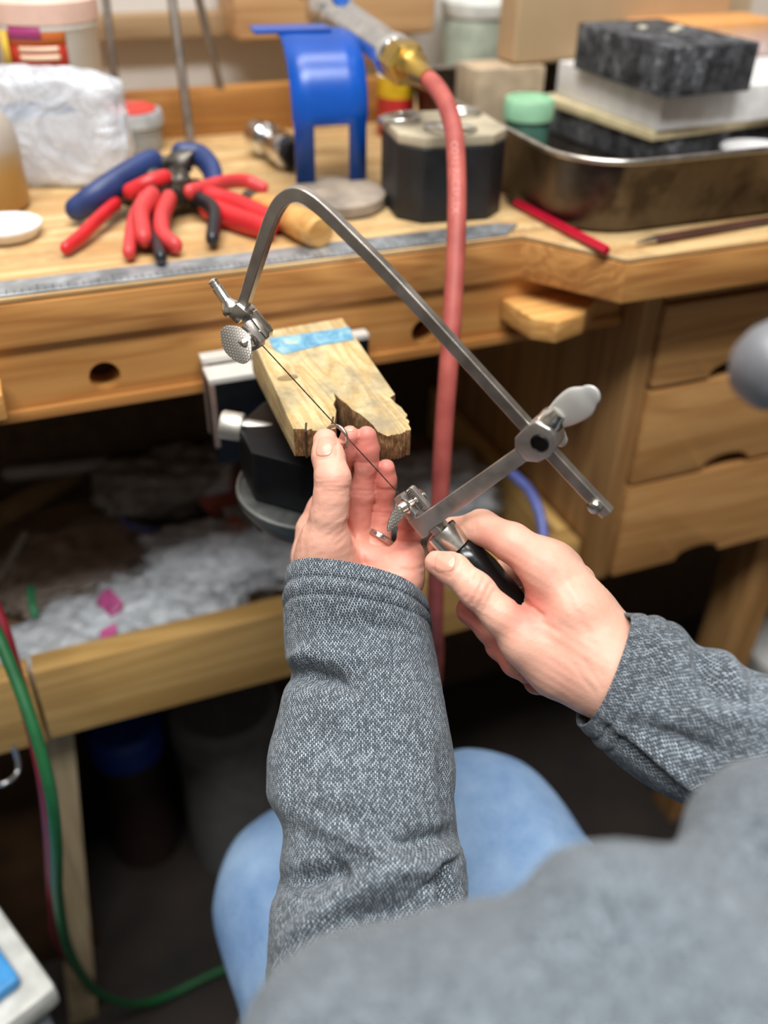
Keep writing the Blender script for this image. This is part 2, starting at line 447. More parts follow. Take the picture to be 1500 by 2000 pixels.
person = thing('person', cam2world(cc(900, 2400, .62))*V3(1, 1, 0), 'seated person in grey knit pullover and blue jeans sawing a ring', 'person')
base = 0; fq = []
for v, q in zip(HV, HQ): fq.append(q+base); base += len(v)
body = obj('body', cam2world(np.concatenate(HV)), np.concatenate(fq), M_SKIN, person, smooth=175)
at = body.data.attributes.new('flush', 'FLOAT', 'POINT'); at.data.foreach_set('value', np.concatenate(HFL))

# fingernails laid on the surface
M_NAIL = simple('nail', '#d69c86', rough=.3, var=.05, vscale=120, spec=.5)
def nail(fn, c, along, normal, L, Wd, name='fingernail', lift=.00035):
    """c, along, normal in the picture's camera frame; rounded plate hugging the finger"""
    nv = nrm(normal); al = nrm(np.asarray(along)-nv*(np.asarray(along)@nv)); sd = np.cross(al, nv)
    n1, n2 = 18, 14; P0 = []
    for i in range(n1):
        for j in range(n2):
            a = -1+2*i/(n1-1); b = -1+2*j/(n2-1)
            w = Wd/2*(1-.16*max(0, -a)**3)*sqrt(max(0., 1-max(0., abs(a)-.45)**2/.55**2*.55))
            P0.append(c + al*(a*L/2*(1-.10*b*b)) + sd*(b*w))
    P0 = np.array(P0); o = P0+nv*.02; t_ = np.zeros(len(o))
    for _ in range(60): t_ += .7*np.clip(fn(o-nv*t_[:, None]), -.003, .006)
    edge = np.array([max(abs(-1+2*i/(n1-1)), abs(-1+2*j/(n2-1))) > .97 for i in range(n1) for j in range(n2)])
    S = o-nv*t_[:, None] + nv*np.where(edge, -.0003, lift)[:, None]
    F = [(i*n2+j, (i+1)*n2+j, (i+1)*n2+j+1, i*n2+j+1) for i in range(n1-1) for j in range(n2-1)]
    return obj(name, cam2world(S), F, M_NAIL, body, smooth=175)
WORG[body.name] = WORG[person.name]
nail(left_hand, cc(636, 872, .428), V3(-.03, 1, .1), V3(-.32, .06, 1), .0120, .0102)
nail(left_hand, cc(681, 836, .443), V3(.1, 1, .1), V3(.1, .75, .7), .006, .007)
nail(right_hand, cc(868, 1093, .404), V3(-1, .35, .2), V3(-.25, .55, 1), .0115, .0112)
nail(right_hand, cc(1008, 1303, .425), V3(.8, -.6, .1), V3(-.35, -.3, 1), .0085, .0075)

# ------------------------------------------------------------------ pullover
t = NT('grey_knit')
uv = t.n('UVMap'); sp = t.t.nodes.new('ShaderNodeSeparateXYZ'); t.t.links.new(uv, sp.inputs[0])
U, Vv = sp.outputs[0], sp.outputs[1]
wob = t.n('TexNoise', Vector=t.coord(), Scale=180., Detail=2.)
U = t.math('ADD', U, t.math('MULTIPLY_ADD', wob, .0007, -.00035)); 
cu = t.math('DIVIDE', U, .00082); 
zig = t.math('MULTIPLY', t.math('PINGPONG', t.math('FLOOR', cu), 4.0), .0009)
v2 = t.math('DIVIDE', t.math('ADD', Vv, zig), .0021)
fu = t.math('ABSOLUTE', t.math('SUBTRACT', t.math('FRACT', cu), .5)); fv = t.math('ABSOLUTE', t.math('SUBTRACT', t.math('FRACT', v2), .5))
comb = t.t.nodes.new('ShaderNodeCombineXYZ'); t.t.links.new(t.math('FLOOR', cu), comb.inputs[0]); t.t.links.new(t.math('FLOOR', v2), comb.inputs[1])
rnd = t.n('TexWhiteNoise', _set={'noise_dimensions': '2D'}, Vector=comb.outputs[0])
def sstep(x, a, b):
    return t.n('MapRange', _set={'interpolation_type': 'SMOOTHSTEP'}, Value=x, i1=a, i2=b, i3=1., i4=0.)
dash = t.math('MULTIPLY', sstep(fu, .14, .40), sstep(fv, .24, .46))
patch = t.n('TexNoise', Vector=t.coord(), Scale=160., Detail=3.)
amt = t.math('MULTIPLY', dash, t.math('MULTIPLY_ADD', t.math('POWER', rnd, 1.2), .75, .25))
amt = t.math('MULTIPLY', amt, t.math('MULTIPLY_ADD', patch, .5, .72))
col = t.mix(t.n('Clamp', Value=amt), lin('#282e34'), lin('#c6d2dc'))
t.set(Base_Color=col, Roughness=.92); t.b.inputs['Specular IOR Level'].default_value = .12
t.b.inputs['Sheen Weight'].default_value = .12
t.bump(dash, .6, .0006)
M_KNIT = t.m

def sleeve(name, rings, dents, nu=220, per=26, parent=None, hem=True, seed=1):
    """rings: (centre px,py,d, half vector ax,ay px, near radius px, near dir (camera frame)) from cuff to elbow"""
    R = []
    for (x, y, d, ax, ay, rb, bx, by, bz) in rings:
        c = cc(x, y, d); A = np.array([ax, -ay, 0])*d/1600; B = nrm((bx, by, bz))*rb*d/1600
        R.append(np.concatenate([c, A, B]))
    S = smooth_path(np.array(R), per); m = len(S)
    c = S[:, :3]; A = S[:, 3:6]; B = S[:, 6:9]
    arc = np.concatenate([[0], np.cumsum(np.linalg.norm(np.diff(c, axis=0), axis=1))])
    th = np.linspace(0, 2*pi, nu+1); v = np.zeros((m, nu+1, 3)); uvv = np.zeros((m, nu+1, 2))
    rad = (np.linalg.norm(A, axis=1)+np.linalg.norm(B, axis=1))/2
    for j, a in enumerate(th):
        ca, sa = cos(a), sin(a)
        sq = (abs(ca)**2.4+abs(sa)**2.4)**(-1/2.4)
        v[:, j] = c + sq*(A*ca + B*sa)
        uvv[:, j, 0] = a*np.mean(rad); uvv[:, j, 1] = arc
    out = v - c[:, None]; out /= np.linalg.norm(out, axis=2)[..., None]
    disp = np.zeros((m, nu+1))
    px = 750+FPX*v[..., 0]/-v[..., 2]; py = 1000-FPX*v[..., 1]/-v[..., 2]
    near = np.clip((out*nrm(np.mean(B, axis=0))).sum(2)*2.2+.35, 0, 1)
    for (x, y, lx, ly, w, amp) in dents:     # oriented gaussian furrow/ridge: centre, half-length vector, width, mm
        L = sqrt(lx*lx+ly*ly); ux, uy = lx/L, ly/L
        s_ = (px-x)*ux+(py-y)*uy; n_ = -(px-x)*uy+(py-y)*ux
        disp += near*2.1*amp*1e-3*np.exp(-(s_/L)**2-(n_/w)**2)
    flat = v.reshape(-1, 3)
    disp += .0011*fbm(flat, 90, seed).reshape(m, nu+1)*np.clip(arc/.03, 0, 1)[:, None] + .0005*fbm(flat, 260, seed+1).reshape(m, nu+1)
    if hem:
        for s0, w, a in ((.0085, .0011, -.0011), (.0125, .0022, .0007), (.0165, .0011, -.0010)): disp += (a*np.exp(-((arc-s0)/w)**2))[:, None]
        disp += (.0012*np.exp(-(arc/.0035)**2)*-1)[:, None]
    disp[:, nu] = disp[:, 0]
    v += out*disp[..., None]
    # turn the opening inwards so that the cloth has thickness
    lip = [v[0]-out[0]*.0016-(c[1]-c[0])/np.linalg.norm(c[1]-c[0])*-.0006]
    for k in (6, 20, 40): lip.append(v[min(k, m-1)]-out[min(k, m-1)]*.0024)
    lip = np.array(lip[::-1]); allv = np.concatenate([lip, v]); M2 = len(allv)
    uva = np.concatenate([uvv[:1].repeat(len(lip), 0)-np.array([0, 1])*.002*np.arange(len(lip), 0, -1)[:, None, None], uvv])
    ii, jj = np.meshgrid(np.arange(M2-1), np.arange(nu), indexing='ij'); a = ii*(nu+1)+jj
    F = np.stack([a, a+1, a+nu+2, a+nu+1], -1).reshape(-1, 4)
    # weld the seam column
    o = obj(name, cam2world(allv.reshape(-1, 3)), F, M_KNIT, parent, smooth=175)
    lay = o.data.uv_layers.new(name='UVMap'); uf = uva.reshape(-1, 2)[F.reshape(-1)]
    lay.data.foreach_set('uv', uf.reshape(-1).tolist())
    return o
ND = (0, .37, .93)
def lring(y, xl, xr, d, k=.92): return ((xl+xr)/2, y, d, (xr-xl)/2, 0, (xr-xl)/2*k, *ND)
ls = [(702, 1158, .461, 140, 24, 152, -.12, .46, .88), (700, 1206, .457, 144, 20, 148, -.06, .42, .9), (703, 1258, .453, 148, 10, 134, *ND), (711, 1320, .447, 146, 4, 132, *ND),
      lring(1380, 548, 868, .441), lring(1440, 533, 880, .436), lring(1500, 525, 890, .430), lring(1560, 529, 893, .425), lring(1620, 552, 898, .419),
      lring(1680, 549, 908, .413), lring(1740, 536, 912, .407), lring(1800, 526, 912, .401), lring(1880, 524, 908, .394), lring(1980, 520, 905, .384), lring(2120, 520, 905, .372)]
ldents = [(610, 1318, 62, 8, 20, -5.5), (665, 1335, 34, 16, 13, -2.5), (585, 1290, 30, -25, 16, 2.5), (650, 1285, 90, 0, 22, 1.5), (745, 1225, 60, 12, 14, -1.2),
          (615, 1470, 40, -60, 26, -1.2), (720, 1460, 110, 20, 30, -1.6), (560, 1560, 16, 70, 20, 1.2), (650, 1560, 90, 10, 26, 1.4),
          (610, 1715, 62, -14, 22, -7), (660, 1705, 26, 34, 16, -3), (640, 1780, 70, -50, 24, 4), (745, 1790, 80, -10, 30, -7), (840, 1640, 80, -14, 20, -3.6),
          (700, 1645, 120, 60, 20, 3), (860, 1710, 40, -36, 9, -2.5), (880, 1745, 14, 60, 16, -5), (800, 1700, 100, -30, 22, 2.5), (880, 1560, 12, 90, 14, -3.0), (690, 1850, 120, -40, 24, 3)]
sl = sleeve('sleeve', ls, ldents, parent=person, seed=11)
RN = (.05, .22, .97)
rs = [(1177, 1308, .401, 44, -116, 104, *RN), (1205, 1322, .399, 48, -122, 110, *RN), (1255, 1352, .395, 56, -134, 122, *RN), (1320, 1402, .390, 50, -140, 128, *RN),
      (1395, 1440, .384, 48, -138, 134, *RN), (1480, 1474, .378, 46, -150, 146, *RN), (1590, 1520, .372, 44, -165, 158, *RN), (1750, 1590, .364, 44, -180, 170, *RN)]
rdents = [(1380, 1310, 20, 60, 16, -3.5), (1430, 1320, 24, 50, 18, 2.5), (1330, 1450, 90, 30, 22, -2.5), (1250, 1480, 80, 60, 16, -2.5), (1300, 1500, 90, 70, 12, 2.0), (1420, 1400, 60, 10, 24, 1.8), (1290, 1330, 30, 80, 20, -1.2)]
sr = sleeve('sleeve', rs, rdents, parent=person, seed=23)
# trunk of the pullover with the right upper arm, close to the lens
def trunk(p0):
    p = p0/.80
    ch = lambda n, k=.03: sd_chain(p, n, k)
    d = ch([(705, 2092, .275, 256), (1000, 2160, .268, 345), (1400, 2250, .262, 480)])
    d = smin(d, ch([(1152, 1790, .270, 146), (1175, 2050, .262, 190)]), .012)
    d = smin(d, ch([(1310, 1850, .275, 190), (1350, 2100, .265, 330)]), .02)
    d = smin(d, ch([(1562, 1702, .300, 240), (1900, 1960, .27, 420)]), .02)
    return (d + .0022*fbm(p, 42, 9) + .001*fbm(p, 110, 10))*.80
eL, eR = cam2world(cc(712, 2100, .374)), cam2world(cc(1730, 1582, .366))
shL, shR = V3(-.02, -.20, .99), V3(.40, -.14, 1.0)
def trunk_world(w):
    q = w-cO; d = trunk(np.stack([q@cR, q@cU, -(q@cF)], 1))
    t_ = sd_cap(w, V3(.16, -.16, .56), V3(.19, -.16, .90), .125, .115)
    t_ = smin(t_, sd_cap(w, V3(.26, -.14, .56), V3(.24, -.13, .92), .125, .115), .06)
    t_ = smin(t_, sd_cap(w, shL+V3(.05, 0, 0), shR-V3(.05, 0, 0), .070, .070), .06)
    t_ = smin(t_, sd_cap(w, V3(.19, -.17, 1.0), V3(.19, -.15, 1.07), .062, .056), .03)
    a_ = smin(sd_cap(w, eL, shL, .046, .062), sd_cap(w, eR, shR, .044, .062), .01)
    a_ = smin(a_, sd_cap(w, cam2world(cc(712, 1990, .384)), eL, .040, .046), .01)
    a_ = smin(a_, sd_cap(w, cam2world(cc(1640, 1543, .370)), eR, .038, .044), .01)
    return smin(d, smin(t_, a_, .04), .03) + .0012*fbm(w, 60, 12)
v, q = surface_nets(trunk_world, (-.20, -.36, .50), (.60, .34, 1.14), .005, 2)
v = (v-cO); v = np.stack([v@cR, v@cU, -(v@cF)], 1)
tr = obj('pullover_trunk', cam2world(v), q, M_KNIT, person, smooth=175)
lay = tr.data.uv_layers.new(name='UVMap'); vw = cam2world(v); uf = np.stack([vw[:, 0]*1.6, (vw[:, 1]-vw[:, 2])*1.6], 1)[q.reshape(-1)]; lay.data.foreach_set('uv', uf.reshape(-1).tolist())

# ------------------------------------------------------------------ jeans
t = NT('denim')
co = t.coord(); n1 = t.n('TexNoise', Vector=co, Scale=14., Detail=5., Roughness=.65); n2 = t.n('TexNoise', Vector=t.coord(scale=(1600, 500, 500)), Scale=1., Detail=2.)
col = t.ramp(t.math('MULTIPLY_ADD', n2, .35, t.math('MULTIPLY', n1, .75)), [(.3, lin('#5c82b4')), (.75, lin('#a9c7e8'))])
t.set(Base_Color=col, Roughness=.85); t.b.inputs['Specular IOR Level'].default_value = .2; t.bump(n2, .2, .0008)
M_DENIM = t.m
kneeL, kneeR = cam2world(cc(604, 1755, .72)), cam2world(cc(930, 1660, .70))
def jeans(p):
    w = cam2world(p)
    L = [kneeL, kneeL+V3(.02, .05, -.40)]; Rr = [kneeR, kneeR+V3(.04, .05, -.42)]
    hipL, hipR = cam2world(cc(980, 2750, .52)), cam2world(cc(1500, 2500, .52))
    hipL[2] = hipR[2] = kneeL[2]-.005
    d = sd_cap(w, kneeL, hipL, .078, .10)
    d = smin(d, sd_cap(w, L[0]-V3(0, -.0, .01), L[1], .074, .062), .03)
    d2 = sd_cap(w, kneeR, hipR, .080, .10)
    d2 = smin(d2, sd_cap(w, Rr[0]-V3(0, 0, .01), Rr[1], .074, .062), .03)
    d = smin(d, d2, .02); d = smin(d, sd_cap(w, hipL, hipR, .11, .11), .05)
    return d + .002*fbm(w, 45, 4) + .0012*np.sin(w[:, 0]*160+4*fbm(w, 30, 6))*np.exp(-((w[:, 2]-kneeL[2]+.02)/.06)**2)
lo = np.array([-.35, -.45, .10]); 
def jeans_w(w): return jeans_world(w)
def jeans_world(w):
    q = w-cO; return jeans(np.stack([q@cR, q@cU, -(q@cF)], 1))
v, q = surface_nets(jeans_world, (-.35, -.55, .02), (.75, .75, .75), .006, 3)
jo = obj('jeans', v, q, M_DENIM, person, smooth=175)
M_SHOE = simple('shoe_leather', '#1c1a1a', .6, bump=.2)
for kn, dx in ((kneeL, .02), (kneeR, .04)):
    f0 = kn+V3(dx, .05, 0); f0[2] = .05
    mb = MB(); mb.add(*gtube([f0+V3(0, -.08, -.005), f0, f0+V3(0, .08, -.008), f0+V3(0, .15, -.015)], [.036, .046, .044, .033], seg=20))
    mb.build('shoe', M_SHOE, person, 175)

# ------------------------------------------------------------------ jeweller's saw
def brushed(name, col, rough=.32, bump=.08, stain=None):
    t = NT(name); co = t.coord(); n = t.n('TexNoise', Vector=t.coord(scale=(900, 900, 60)), Scale=1., Detail=4.)
    n2 = t.n('TexNoise', Vector=co, Scale=90., Detail=5.)
    c = lin(col); cl = t.ramp(n2, [(.3, tuple(x*.72 for x in c[:3])), (.7, c[:3])])
    if stain:
        z = t.n('TexNoise', Vector=co, Scale=30., Detail=3.)
        cl = t.mix(t.ramp(z, [(.5, (0, 0, 0)), (.62, (.7, .7, .7))]), cl, lin(stain))
    t.set(Base_Color=cl, Metallic=1., Roughness=t.math('MULTIPLY_ADD', n2, .25, rough-.1)); t.bump(n, bump, .0006); return t.m
M_STEEL = brushed('saw_steel', '#d2cdc8', .40)
M_BAR = brushed('saw_bar_steel', '#c9c1b9', .34)
M_NICKEL = brushed('nickel', '#e2ddd4', .22, .03)
M_BLADE = brushed('blade_steel', '#8a7d72', .35, .03)
M_BLACK = simple('black_lacquer', '#101112', .22, var=.1, bump=.06, bscale=160)
M_SILVER = brushed('silver', '#d9d6d2', .2, .03)

SN = nrm((-.5, -.5, .707))                    # saw plane normal towards us, camera frame
SA = cc(662, 836, .4325)                      # where the blade meets the ring
def SP(x, y, off=0.):
    v = cc(x, y, 1.); k = (SN@SA + off)/(SN@v); return v*k
sO = cam2world(SA); sNw = nrm(cam2world(SA+SN)-sO)
def SW(x, y, off=0.): return cam2world(SP(x, y, off))
sX = nrm(SW(770, 955)-SW(515, 678)); sX = nrm(sX-sNw*(sX@sNw)); sY = np.cross(sNw, sX)   # along the blade, across it
def to_s(x, y): q = SW(x, y)-sO; return q@sX, q@sY
RS = np.stack([sX, sY, sNw])
def splate(px, off0, off1, bev=.0004, pts=None):
    """plate in the saw plane from a pixel outline (real flat polygon), from off0 to off1 along the plane normal"""
    P = [to_s(*p) for p in px] if pts is None else pts
    a = sum(P[i][0]*P[(i+1) % len(P)][1]-P[(i+1) % len(P)][0]*P[i][1] for i in range(len(P)))
    if a < 0: P = P[::-1]
    v, f = gprism(P, off0, off1, bev, 2); return rot(v, RS, sO), f
saw = thing('jewellers_saw', SW(1000, 1190)*1.0, 'silver adjustable jewellers saw frame held in the right hand', 'saw')
# spine: one bent flat bar from the top clamp over the bend to the tail
def bar_strip(path, width, off0, off1, n=10):
    c = smooth_path(np.array([to_s(*p) for p in path]), n); tn = np.gradient(c, axis=0); tn /= np.linalg.norm(tn, axis=1)[:, None]
    nn = np.stack([-tn[:, 1], tn[:, 0]], 1)
    wl = width if np.ndim(width) == 0 else np.interp(np.linspace(0, 1, len(c)), np.linspace(0, 1, len(width)), width)
    wl = np.broadcast_to(wl, (len(c),))[:, None]/2
    # rounded rectangle section
    b = .0005; T = (off1-off0)/2; mid = (off0+off1)/2
    sec = [(-1, -T+b), (-1, T-b), (-1+2e-9, T-b), (0, 0)]
    prof = []
    for (sx_, sz_) in ((-1, -1), (-1, 1), (1, 1), (1, -1)):
        pts = [(sx_, 0, sz_*(T-b), 0), (sx_, -b*.3, sz_*(T-b*.3), 0), (sx_, -b, sz_*T, 0)]
        if sx_*sz_ > 0 and sx_ < 0 or sx_*sz_ < 0 and sx_ > 0: pass
        prof.append(pts)
    order = [prof[0][::-1], prof[1], prof[2][::-1], prof[3]]
    ring = [q for s in order for q in s]
    v = []; k = len(ring)
    for i in range(len(c)):
        for (sx_, inset, z, _) in ring:
            d2 = c[i]+nn[i]*(sx_*(wl[i][0]+inset)); v.append((d2[0], d2[1], mid+z))
    f = [(i*k+j, i*k+(j+1) % k, (i+1)*k+(j+1) % k, (i+1)*k+j) for i in range(len(c)-1) for j in range(k)]
    f += [tuple(range(k))[::-1], tuple((len(c)-1)*k+j for j in range(k))]
    return rot(v, RS, sO), f
v, f = bar_strip([(468, 606), (485, 553), (502, 500), (519, 447), (534, 412), (551, 390), (574, 381), (600, 391), (632, 417), (680, 464), (740, 524), (800, 588), (900, 698), (1000, 808), (1100, 918), (1184, 1007)],
                 [.0058, .0062, .0066, .0066, .0066, .0066, .0064, .0062, .0062, .0062, .0062], -.0048, 0.0)
spine = MB().add(v, f).build('spine', M_BAR, saw, 18)
# tail stop screw
tl = SW(1163, 988); MB().add(*glathe([(.0034, -.001), (.0036, .0015), (.0028, .0028), (.0012, .0032)], 20, tl, sNw)).build('stop_screw', M_NICKEL, saw, 40)
# lower sliding arm and its housing round the spine
MB().add(*splate([(803, 1010), (826, 1002), (1012, 871), (1036, 893), (920, 977), (858, 1020), (846, 1028), (842, 1040), (832, 1045)], .0002, .0042)).build('lower_arm', M_STEEL, saw, 35)
hub = MB().add(*splate([(1012, 868), (1012, 848), (1038, 824), (1052, 816), (1082, 832), (1088, 842), (1092, 868), (1080, 884), (1058, 895), (1034, 893)], -.0085, .0045, .0008)).build('arm_housing', M_STEEL, saw, 35)
hc = SW(1054, 866, .0045)
mb = MB(); mb.add(*glathe([(.0046, -.001), (.0046, .0003), (.0040, .0008), (.0038, .0002), (.0016, .0002)], 24, hc, sNw)); mb.build('housing_screw', simple('dark_screw', '#3a3836', .4, 1.0), saw, 40)
# wing bolt on the far upper side of the housing
wb = nrm(SW(1110, 800)-SW(1060, 850)); w0 = SW(1072, 826, -.003)
bolt = MB().add(*glathe([(.0055, -.002), (.0062, 0), (.0062, .004), (.0048, .006), (.004, .009)], 20, w0, wb)).build('wing_bolt', M_NICKEL, saw, 40)
mb = MB(); a = SW(1078, 822, -.003); b_ = SW(1152, 772, -.001)
mb.add(*gtube([a, a*.6+b_*.4, a*.25+b_*.75, b_], [.0050, .0074, .0078, .0050], seg=18, sx=.22, up=np.cross(sNw, b_-a))); mb.add(*gtube([SW(1086, 842, -.006), SW(1098, 862, -.010)], [.004, .003], seg=14, n=1, sx=.6))
mb.build('wing', simple('wing_satin', '#d4d2cc', .5, .4, var=.05), bolt, 60)
# upper clamp: block, split jaw, tension screw, thumb leaf
mb = MB(); mb.add(*splate([(446, 610), (466, 590), (487, 608), (468, 631)], -.0062, .0022, .0006))
mb.build('clamp_block', M_NICKEL, saw, 35)
ax = nrm(SW(430, 570)-SW(455, 606)); p0 = SW(455, 606, -.002)
mb = MB(); mb.add(*glathe([(.0050, -.001), (.0056, .001), (.0050, .0030), (.0036, .0050), (.0029, .0065), (.0029, .0140), (.0023, .0145), (.0023, .0155), (.0026, .0158), (.0026, .0166), (.0022, .017), (.0026, .0174), (.0026, .0180), (.0016, .0190)], 24, p0, ax))
mb.build('tension_screw', M_NICKEL, saw, 40)
cl = MB(); cl.add(*splate([(467, 632), (480, 608), (489, 612), (521, 652), (519, 663), (508, 672), (480, 648)], -.0062, -.0026, .0005)); cl.build('clamp_jaw', M_NICKEL, saw, 35)
cl = MB(); cl.add(*splate([(479, 630), (485, 626), (514, 664), (513, 676), (499, 683), (472, 650)], -.0022, .0028, .0005)); cl.build('clamp_jaw', M_STEEL, saw, 35)
kx = SW(490, 662, .0028)
mb = MB(); mb.add(*glathe([(.0044, -.012), (.0022, -.0118), (.0022, -.0005), (.0044, 0), (.0046, .0012), (.0038, .0016), (.0034, .0028), (.0034, .0062), (.0026, .0072), (.0010, .0074)], 24, kx, nrm(sNw*.9+sX*.0-sY*.25)))
th = mb.build('thumb_screw', M_NICKEL, saw, 40)
M_LEAF = NT('knurled_nickel'); tt = M_LEAF
uvn = tt.coord(scale=(860, 860, 860)); ch = tt.n('TexVoronoi', Vector=uvn, Scale=1., _set={'feature': 'F1', 'distance': 'CHEBYCHEV'}, Randomness=0.)
tt.set(Base_Color=tt.ramp(ch, [(.15, lin('#d2ccc2')), (.5, lin('#77716a'))]), Metallic=.9, Roughness=.38); tt.bump(ch, -.6, .0006); M_LEAF = tt.m
def leaf(px, c_off, nor, mat, parent, thick=.0012):
    """flat leaf: pixel outline cast on a plane through c with normal nor (camera frame)"""
    c0 = SP(*px[0], 0) if c_off is None else c_off; nn = nrm(nor)
    pts = np.array([cc(x, y, 1.)*((nn@c0)/(nn@cc(x, y, 1.))) for x, y in px])
    R = frame(nn); q = (pts-pts.mean(0))@R.T; P = q[:, :2]
    sp_ = smooth_path(np.vstack([P, P[:1]]), 4)[:-1]
    ar = sum(sp_[i][0]*sp_[(i+1) % len(sp_)][1]-sp_[(i+1) % len(sp_)][0]*sp_[i][1] for i in range(len(sp_)))
    if ar < 0: sp_ = sp_[::-1]
    v, f = gprism([tuple(x) for x in sp_], -thick, 0., .0003, 2)
    return MB().add(cam2world(rot(v, R, pts.mean(0))), f).build('thumb_leaf', mat, parent, 35)
WORG[th.name] = WORG[saw.name]
leaf([(430, 645), (441, 636), (466, 638), (486, 655), (491, 682), (486, 702), (474, 710), (458, 704), (440, 688), (432, 668)], SP(478, 662, .0075), (-.25, .05, .96), M_LEAF, th)
# lower clamp and handle mount
mb = MB(); mb.add(*splate([(789, 962), (797, 955), (803, 956), (835, 994), (828, 1003), (822, 1001)], -.0045, -.0012, .0004)); mb.build('clamp_jaw', M_STEEL, saw, 35)
mb = MB(); mb.add(*splate([(776, 968), (789, 960), (818, 998), (815, 1010), (806, 1012), (790, 992)], -.0008, .0040, .0004)); mb.build('clamp_jaw', M_STEEL, saw, 35)
for (x0, y0, x1, y1) in ((795, 960, 823, 994),):
    mb = MB()
    for i in range(11):
        s = (i+.5)/11; mb.add(*splate([(x0+(x1-x0)*(s-.03), y0+(y1-y0)*(s-.03)), (x0+(x1-x0)*(s+.02)+2, y0+(y1-y0)*(s+.02)-2), (x0+(x1-x0)*(s+.04), y0+(y1-y0)*(s+.04))], -.0013, .0008, 0))
    mb.build('jaw_teeth', M_BLADE, saw, 0)
k2 = SW(794, 987, .0040)
mb = MB(); mb.add(*glathe([(.0040, -.011), (.002, -.0108), (.002, -.0005), (.0042, 0), (.0044, .0010), (.0034, .0014), (.0032, .0048), (.0012, .0055)], 24, k2, nrm(sNw-sX*.2-sY*.35)))
th2 = mb.build('thumb_screw', M_NICKEL, saw, 40); WORG[th2.name] = WORG[saw.name]
leaf([(793, 978), (800, 984), (801, 994), (790, 1006), (777, 1024), (764, 1036), (758, 1034), (761, 1014), (770, 994), (782, 981)], SP(790, 992, .0068), (.55, .25, .80), M_LEAF, th2)
# blade
b0, b1 = SW(512, 674, .0002), SW(798, 985, .0002); bl = MB()
bn = 60; bv = []; bd = nrm(b1-b0)
for i in range(bn+1):
    s = i/bn; p = b0+(b1-b0)*s; w = .00032+.00008*(i % 2)
    for (a, c_) in ((-w, -.00013), (w*.8, -.00013), (w*.8, .00013), (-w, .00013)): bv.append(p+sY*a+sNw*c_)
bf = [(i*4+j, i*4+(j+1) % 4, (i+1)*4+(j+1) % 4, (i+1)*4+j) for i in range(bn) for j in range(4)]
bl.add(bv, bf); bl.build('blade', M_BLADE, saw, 0)
# tang, ferrule, grip; coaxial with the blade line
h0 = SW(846, 1020, .002); hd = nrm(SW(985, 1172, .002)-h0); hd = nrm(hd)
mb = MB(); mb.add(*splate([(846, 1030), (858, 1020), (878, 1040), (866, 1052)], .0, .0040, .0004)); mb.add(*splate([(852, 1020), (862, 1014), (871, 1026), (866, 1032)], -.0025, .0, .0003)); mb.build('tang', M_STEEL, saw, 35)
L0 = 26e-3*.30
fer = [(.0065, .0055), (.0086, .006), (.0088, .0075), (.0088, .0185), (.0080, .0190)]
MB().add(*glathe(fer, 36, h0, hd)).build('ferrule', M_NICKEL, saw, 40)
MB().add(*glathe([(.0075, .0185), (.0090, .0200), (.0102, .026), (.0112, .036), (.0108, .050), (.0098, .065), (.0102, .085), (.0112, .100), (.0092, .112), (.003, .116)], 36, h0, hd)).build('grip', M_BLACK, saw, 60)

# ------------------------------------------------------------------ rings
rc = cam2world(cc(657, 857, .4405)); rax = nrm(cR*.55+cF*.75+cU*.25)
ring = MB().add(*gtorus(rc, .0072, .0010, rax, 56, 12)).build('silver_ring', M_SILVER, None, 175)
tag(ring, 'thin unfinished silver ring pinched between thumb and index finger', 'ring')
wr0, wr1 = cc(739, 1046, .4715), cc(737, 1072, .4745); wax = nrm(cam2world(wr0)-cam2world(wr1))
wax = nrm(wax + cR*.50 + cF*.55)
mb = MB()
Rw = .0080
prof = [(Rw-.0004, -.0017), (Rw+.0007, -.0015), (Rw+.0010, -.0009), (Rw+.0006, -.0001), (Rw+.0010, .0007), (Rw+.0007, .0014), (Rw-.0004, .0017)]
wv, wf = glathe(prof, 48, cam2world(cc(743, 1050, .4725)), wax, cap=False)
mb.add(wv, wf); wb_ = mb.build('wedding_band', M_SILVER, None, 175)
tag(wb_, 'polished silver wedding band worn on the left ring finger', 'ring')

# ------------------------------------------------------------------ bench pin
t = NT('pin_wood'); co = t.coord(rotz=(0, 0, radians(-4)), scale=(1, 1, 1))
g1 = t.n('TexNoise', Vector=t.coord(rotz=(0, 0, radians(-4)), scale=(60, 7, 60)), Scale=1., Detail=4., Distortion=1.2)
wv_ = t.math('PINGPONG', t.math('FRACT', t.math('MULTIPLY', g1, 5.)), .5)
g2 = t.n('TexNoise', Vector=t.coord(), Scale=320., Detail=6., Roughness=.75)
g3 = t.n('TexNoise', Vector=t.coord(), Scale=36., Detail=5., Roughness=.7)
col = t.ramp(t.math('ADD', t.math('MULTIPLY', wv_, .8), t.math('MULTIPLY', g2, .45)), [(.1, lin('#b08c54')), (.4, lin('#cdb280')), (.8, lin('#dfd0a5'))])
col = t.mix(t.ramp(g3, [(.46, (0, 0, 0)), (.66, (.85, .85, .85))]), col, lin('#9a8f78'))
t.set(Base_Color=col, Roughness=.82); t.b.inputs['Specular IOR Level'].default_value = .2
t.bump(t.math('ADD', g2, t.math('MULTIPLY', wv_, .5)), .8, .0016); M_PIN = t.m
t = NT('pin_end_grain'); g2 = t.n('TexNoise', Vector=t.coord(scale=(900, 900, 250)), Scale=1., Detail=5.); g3 = t.n('TexNoise', Vector=t.coord(), Scale=120., Detail=4.)
t.set(Base_Color=t.ramp(t.math('ADD', t.math('MULTIPLY', g2, .6), t.math('MULTIPLY', g3, .4)), [(.3, lin('#3d2814')), (.5, lin('#7d5832')), (.75, lin('#c4a273'))]), Roughness=.9); t.bump(g2, .7, .002); M_PINE = t.m
ZP = .940
